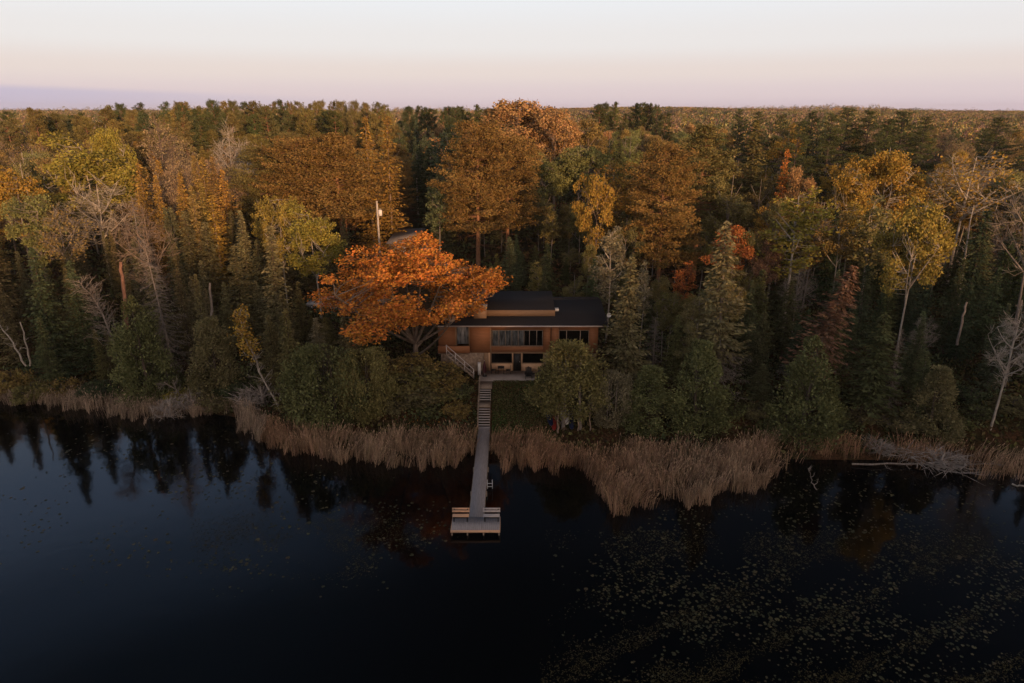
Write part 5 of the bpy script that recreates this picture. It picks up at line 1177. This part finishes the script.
kayak(549.5, 413, 428, 'navy', 'navy', 'navy blue kayak at the left end under the rounded olive tree', 4)
kayak(554, 413, 431, 'white', 'red', 'red kayak with white hull between navy kayak and pale trunk', -3)
kayak(564.5, 413, 428, 'yellowgreen', 'white', 'white kayak with yellow green hull right of the first pale trunk', 3, .85)
kayak(571, 415, 431, 'navy', 'navy', 'dark blue kayak right of the white kayak under the tree', -2)
for k, px_ in enumerate((558, 578.5, 590)):
    stem_obj('bare_tree', ['thick pale trunk under the rounded olive tree by the kayaks', 'middle pale thin trunk under the rounded olive tree', 'rightmost thin pale trunk under the rounded olive tree'][k], 'bare tree', [W(px_, 433, 60.0), W(px_, 420, 60.1), W(px_ + 1, 402, 60.4)], .12 if k == 0 else .07, .07, (.34, .25, .19), 0, seed=40 + k)  # pale stems of the rounded olive tree, added as separate trunks

# ------------------------------------------------------------------ garage, driveway, poles, car
gY = 124.; gz = float(ground(px2x(405, gY, 6), gY)); gx0, gx1 = px2x(386, gY, 8), px2x(416, gY, 8)
g_ = thing('garage', 'small garage with pale grey roof in the clearing behind the orange oak', 'garage', ((gx0 + gx1) / 2, gY, gz))
W2 = (gx1 - gx0) / 2; ztg = py2z(243, gY) - gz
boxobj('wall', M['weathered'], g_, -W2 + .3, W2 - .3, .3, 6.4, 0, ztg - .12)
boxobj('door', M['grey_wood'], g_, -.2, W2 - .9, .25, .296, 0, 2.1)
zr2 = py2z(228, gY + 7) - gz
m = MB(); v = [(-W2, -.3, ztg), (W2 * .95, .2, ztg + .1), (W2 * 1.35, 7, max(zr2, ztg + .9)), (-W2 * .7, 7, max(zr2, ztg + .9) - .2)]; v += [(a, b, c - .18) for a, b, c in v]
m.quads(v, [(0, 1, 2, 3), (7, 6, 5, 4), (0, 4, 5, 1), (1, 5, 6, 2), (2, 6, 7, 3), (3, 7, 4, 0)]); m.build('roof', M['garage_roof'], g_)
def pole(px_, ptop, Y, label, transformer):
    x = px2x(px_, Y, 10); zb = float(ground(x, Y)); zt = py2z(ptop, Y)
    p_ = thing('utility_pole', label, 'utility pole', (x, Y, zb))
    m = MB(); m.tube([(0, 0, -.2), (0, 0, (zt - zb) / 2), (0, 0, zt - zb)], [.20, .18, .15], 10); m.build('pole', M['bark'], p_, True, (.42, .38, .34))
    if transformer:
        m = MB(); m.cyl((.48, -.05, zt - zb - 2.4), .30, .95, 14); t = m.build('transformer', M['white'], p_, True)
        m = MB(); m.cyl((.48, -.05, zt - zb - 1.45), .07, .22, 8, .04); m.build('bushing', M['metal'], t)
        m = MB(); m.box(.14, .26, -.1, .02, zt - zb - 2.2, zt - zb - 1.6); m.build('bracket', M['metal'], p_)
        m = MB(); m.cyl((.1, -.05, zt - zb - .9), .05, .3, 8); m.build('insulator', M['white'], p_)
    return x, Y, zt
p1 = pole(379, 201, 113, 'utility pole with a round white transformer near the garage', True)
p2 = pole(417.5, 178, 165, 'farther plain utility pole in the dark driveway gap', False)
wp = np.array([p1, p2]); ts = np.linspace(0, 1, 15)[:, None]; cat_ = wp[0] * (1 - ts) + wp[1] * ts; cat_[:, 2] += -1.6 * (4 * ts * (1 - ts))[:, 0] - .2
m = MB(); m.tube(cat_, .02, 4); tag(m.build('power_line', M['black']), 'thin power line strung between the two utility poles', 'cable')
# driveway
m = MB(); ys_ = np.linspace(114, 135, 60); cxs = px2x(410, ys_, 6.) + 1.5 * np.sin(ys_ * .03)
half = 2.2
v = np.concatenate([np.stack([cxs - half, ys_, ground(cxs - half, ys_) + .05], -1), np.stack([cxs + half, ys_, ground(cxs + half, ys_) + .05], -1)]); i_ = np.arange(59)
m.quads(v, np.stack([i_, i_ + 60, i_ + 61, i_ + 1], -1)); tag(m.build('driveway', M['gravel'], smooth=True), kind='structure')
# car
cY = 95.0; cx_ = px2x(323, cY, 5); cz = float(ground(cx_, cY))
car = thing('parked_car', 'silver car parked in the trees left of the orange oak', 'car', (cx_, cY, cz), math.radians(-8))
def loft(m, secs):
    n = len(secs[0]); v = np.concatenate([np.array(s, float) for s in secs]); k = np.arange(n); k1 = (k + 1) % n
    m.quads(v, np.concatenate([np.stack([k + n * q, k1 + n * q, k1 + n * (q + 1), k + n * (q + 1)], -1) for q in range(len(secs) - 1)]))
# profile along x, width y
prof = [(-2.3, .45, .62), (-2.25, .45, .95), (-1.2, .32, 1.02), (.9, .32, 1.06), (2.1, .34, 1.04), (2.3, .45, .9), (2.32, .5, .6)]
m = MB(); loft(m, [[(x, -w_, z0), (x, w_, z0), (x, w_ * 1.0, z1 - .08), (x, w_ * .93, z1), (x, -w_ * .93, z1), (x, -w_, z1 - .08)] for x, z0, z1, w_ in [(a, b, c, .9 if abs(a) < 2.2 else .78) for a, b, c in prof]])
m.quads([(-2.3, -.78, .45), (-2.3, .78, .45), (-2.3, .74, .62), (-2.3, -.74, .62)], [(0, 1, 2, 3)]); m.quads([(2.32, -.78, .5), (2.32, .78, .5), (2.32, .74, .6), (2.32, -.74, .6)], [(3, 2, 1, 0)])
m.build('body', M['silver'], car, False)
m = MB(); loft(m, [[(-1.25, -.84, 1.03), (2.15, -.84, 1.05), (2.15, .84, 1.05), (-1.25, .84, 1.03)], [(-.55, -.68, 1.56), (1.85, -.68, 1.58), (1.85, .68, 1.58), (-.55, .68, 1.56)]]); m.build('windows', M['rubber'], car)
m = MB(); m.box(-.62, 1.92, -.71, .71, 1.562, 1.63); ro = m.build('roof', M['silver'], car)
for xx in (.0, .95, 1.75):
    for s in (-1, 1): m = MB(); m.obox((xx + (.08 if xx > 1.5 else 0), s * .85, 1.04), (xx, s * .70, 1.57), .07, .05); m.build('pillar', M['silver'], car)
for s in (-1, 1): m = MB(); m.obox((-1.22, s * .84, 1.04), (-.56, s * .69, 1.57), .07, .05); m.build('pillar', M['silver'], car); m = MB(); m.obox((-.3, s * .55, 1.66), (1.7, s * .55, 1.66), .04, .05); m.build('roof_rail', M['metal'], ro)
for xx in (-1.45, 1.45):
    for s in (-1, 1):
        m = MB(); th = np.linspace(0, 2 * np.pi, 19); m.tube(np.stack([xx + np.cos(th) * .27, th * 0 + s * .82, .34 + np.sin(th) * .27], -1), .09, 8); w_ = m.build('wheel', M['rubber'], car, True)
        m = MB(); th = np.arange(14) * 2 * np.pi / 14; c_ = np.array([xx, s * .86, .34]); v = np.concatenate([[c_ + [0, s * .03, 0]], np.stack([xx + np.cos(th) * .2, th * 0 + s * .86, .34 + np.sin(th) * .2], -1)]); m.tris(v, [(0, 1 + q, 1 + (q + 1) % 14) for q in range(14)]); m.build('rim', M['metal'], w_)
for s in (-1, 1): boxobj('headlight', M['white'], car, -2.36, -2.29, s * .6 - .14, s * .6 + .14, .68, .80)

# ------------------------------------------------------------------ world, sun, camera, render settings
SUN_EL, SUN_AZ = math.radians(5.5), math.radians(24)      # azimuth: measured from straight behind the camera toward the right
sd = Vector((math.sin(SUN_AZ) * math.cos(SUN_EL), -math.cos(SUN_AZ) * math.cos(SUN_EL), math.sin(SUN_EL)))
w = bpy.data.worlds.new('World'); scene.world = w; w.use_nodes = True; nt = w.node_tree; nt.nodes.clear(); L = nt.links.new
out = N(nt, 'ShaderNodeOutputWorld'); bg = N(nt, 'ShaderNodeBackground'); bg.inputs['Strength'].default_value = 1.0
tc = N(nt, 'ShaderNodeTexCoord'); sep = N(nt, 'ShaderNodeSeparateXYZ'); L(tc.outputs['Generated'], sep.inputs[0])
cr = N(nt, 'ShaderNodeValToRGB'); cr.color_ramp.interpolation = 'EASE'
E = cr.color_ramp.elements; stops = [(0, (.65, .55, .64)), (.022, (.72, .61, .64)), (.05, (.78, .68, .655)), (.085, (.81, .775, .775)), (.15, (.82, .835, .87)), (.28, (.50, .60, .74)), (.45, (.30, .42, .66)), (.54, (.15, .225, .37)), (.63, (.045, .075, .12)), (.75, (.02, .035, .05)), (1, (.05, .06, .08))]
E[0].position = 0; E[0].color = (*stops[0][1], 1); E[1].position = 1; E[1].color = (*stops[-1][1], 1)
for p_, c_ in stops[1:-1]: e = E.new(p_); e.color = (*c_, 1)
L(sep.outputs['Z'], cr.inputs[0])
# low lavender bank on the left (earth shadow / cloud bank)
xm = N(nt, 'ShaderNodeMapRange', interpolation_type='SMOOTHSTEP'); xm.inputs['From Min'].default_value = -.15; xm.inputs['From Max'].default_value = -.62
L(sep.outputs['X'], xm.inputs['Value'])
zz = N(nt, 'ShaderNodeMath', operation='MULTIPLY_ADD'); zz.inputs[1].default_value = -.040; zz.inputs[2].default_value = -.0   # edge sinks to the right
edge = N(nt, 'ShaderNodeMath', operation='MULTIPLY_ADD'); L(sep.outputs['X'], edge.inputs[0]); edge.inputs[1].default_value = -.03; edge.inputs[2].default_value = .0105
dif = N(nt, 'ShaderNodeMath', operation='SUBTRACT'); L(edge.outputs[0], dif.inputs[0]); L(sep.outputs['Z'], dif.inputs[1])
zm_ = N(nt, 'ShaderNodeMapRange', interpolation_type='SMOOTHSTEP'); zm_.inputs['From Min'].default_value = -.003; zm_.inputs['From Max'].default_value = .006; L(dif.outputs[0], zm_.inputs['Value'])
ff = N(nt, 'ShaderNodeMath', operation='MULTIPLY'); L(xm.outputs[0], ff.inputs[0]); L(zm_.outputs[0], ff.inputs[1])
mxb = N(nt, 'ShaderNodeMixRGB'); mxb.inputs[2].default_value = (.55, .50, .64, 1); L(ff.outputs[0], mxb.inputs[0]); L(cr.outputs[0], mxb.inputs[1])
# warm low-sun glow behind the camera, boosted as unseen fill for the shaded foreground
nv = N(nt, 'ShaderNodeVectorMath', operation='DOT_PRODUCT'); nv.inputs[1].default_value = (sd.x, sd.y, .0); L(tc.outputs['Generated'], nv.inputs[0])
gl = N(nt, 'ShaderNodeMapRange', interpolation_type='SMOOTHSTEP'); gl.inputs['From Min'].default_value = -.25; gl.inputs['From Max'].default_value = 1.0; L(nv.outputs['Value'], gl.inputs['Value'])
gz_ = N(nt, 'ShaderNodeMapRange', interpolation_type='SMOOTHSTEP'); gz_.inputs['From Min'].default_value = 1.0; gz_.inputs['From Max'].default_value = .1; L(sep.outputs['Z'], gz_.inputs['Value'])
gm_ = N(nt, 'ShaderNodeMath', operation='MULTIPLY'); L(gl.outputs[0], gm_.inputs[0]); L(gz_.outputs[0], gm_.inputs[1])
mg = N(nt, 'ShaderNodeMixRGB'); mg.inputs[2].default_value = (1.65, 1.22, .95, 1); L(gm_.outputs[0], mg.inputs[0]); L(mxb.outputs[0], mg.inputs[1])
# high sky in front darkened toward the right, added to blacken the lake reflection
hx1 = N(nt, 'ShaderNodeMapRange', interpolation_type='SMOOTHSTEP'); hx1.inputs['From Min'].default_value = -.42; hx1.inputs['From Max'].default_value = .02; hx1.inputs['To Min'].default_value = 0; hx1.inputs['To Max'].default_value = .86; L(sep.outputs['X'], hx1.inputs['Value'])
hz1 = N(nt, 'ShaderNodeMapRange', interpolation_type='SMOOTHSTEP'); hz1.inputs['From Min'].default_value = .3; hz1.inputs['From Max'].default_value = .5; L(sep.outputs['Z'], hz1.inputs['Value'])
hy1 = N(nt, 'ShaderNodeMapRange', interpolation_type='SMOOTHSTEP'); hy1.inputs['From Min'].default_value = .1; hy1.inputs['From Max'].default_value = .4; L(sep.outputs['Y'], hy1.inputs['Value'])
h2 = N(nt, 'ShaderNodeMath', operation='MULTIPLY'); L(hx1.outputs[0], h2.inputs[0]); L(hz1.outputs[0], h2.inputs[1])
h3 = N(nt, 'ShaderNodeMath', operation='MULTIPLY'); L(h2.outputs[0], h3.inputs[0]); L(hy1.outputs[0], h3.inputs[1])
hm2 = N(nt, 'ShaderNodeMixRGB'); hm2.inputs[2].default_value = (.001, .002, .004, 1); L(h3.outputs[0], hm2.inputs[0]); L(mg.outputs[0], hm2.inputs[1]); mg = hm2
sky = N(nt, 'ShaderNodeTexSky', sky_type='NISHITA'); sky.sun_disc = False; sky.sun_elevation = SUN_EL; sky.sun_rotation = math.atan2(sd.x, sd.y)
sk2 = N(nt, 'ShaderNodeMixRGB', blend_type='ADD'); sk2.inputs[0].default_value = .01
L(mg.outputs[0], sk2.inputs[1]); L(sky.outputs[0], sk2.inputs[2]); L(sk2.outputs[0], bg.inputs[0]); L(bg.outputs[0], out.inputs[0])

HAZE = 0.00007
if HAZE:
    m, hnt, ho = newmat('haze_air'); pv = N(hnt, 'ShaderNodeVolumePrincipled'); pv.inputs['Color'].default_value = (.82, .80, .84, 1); pv.inputs['Density'].default_value = HAZE
    pv.inputs['Anisotropy'].default_value = 0; hnt.links.new(pv.outputs[0], ho.inputs['Volume'])
    hb = MB(); hb.box(-3100, 3100, -440, 6050, -3.3, 66); tag(hb.build('haze', m), 'thin morning haze softening the far woods', 'haze', kind='stuff')
sl = bpy.data.lights.new('sun', 'SUN'); sl.energy = 5.0; sl.angle = math.radians(1.5); sl.color = (1, .555, .275)
so = bpy.data.objects.new('sun', sl); link(so); so.rotation_euler = sd.to_track_quat('Z', 'Y').to_euler()

cam = bpy.data.cameras.new('camera'); cam.sensor_width = 36; cam.lens = 36 * FPX / 1024; cam.clip_end = 9000; cam.clip_start = .3
co = bpy.data.objects.new('camera', cam); link(co); co.location = (0, 0, CAMZ); co.rotation_euler = (math.pi / 2 - PITCH, 0, 0); scene.camera = co
scene.render.resolution_x = 1024; scene.render.resolution_y = 683
vs = scene.view_settings; vs.view_transform = 'Standard'; vs.look = 'None'; vs.exposure = 0; vs.gamma = 1
cy_ = scene.cycles; cy_.max_bounces = 5; cy_.diffuse_bounces = 2; cy_.glossy_bounces = 2; cy_.transmission_bounces = 3; cy_.transparent_max_bounces = 6; cy_.volume_bounces = 0
cy_.use_denoising = True; cy_.caustics_reflective = False; cy_.caustics_refractive = False
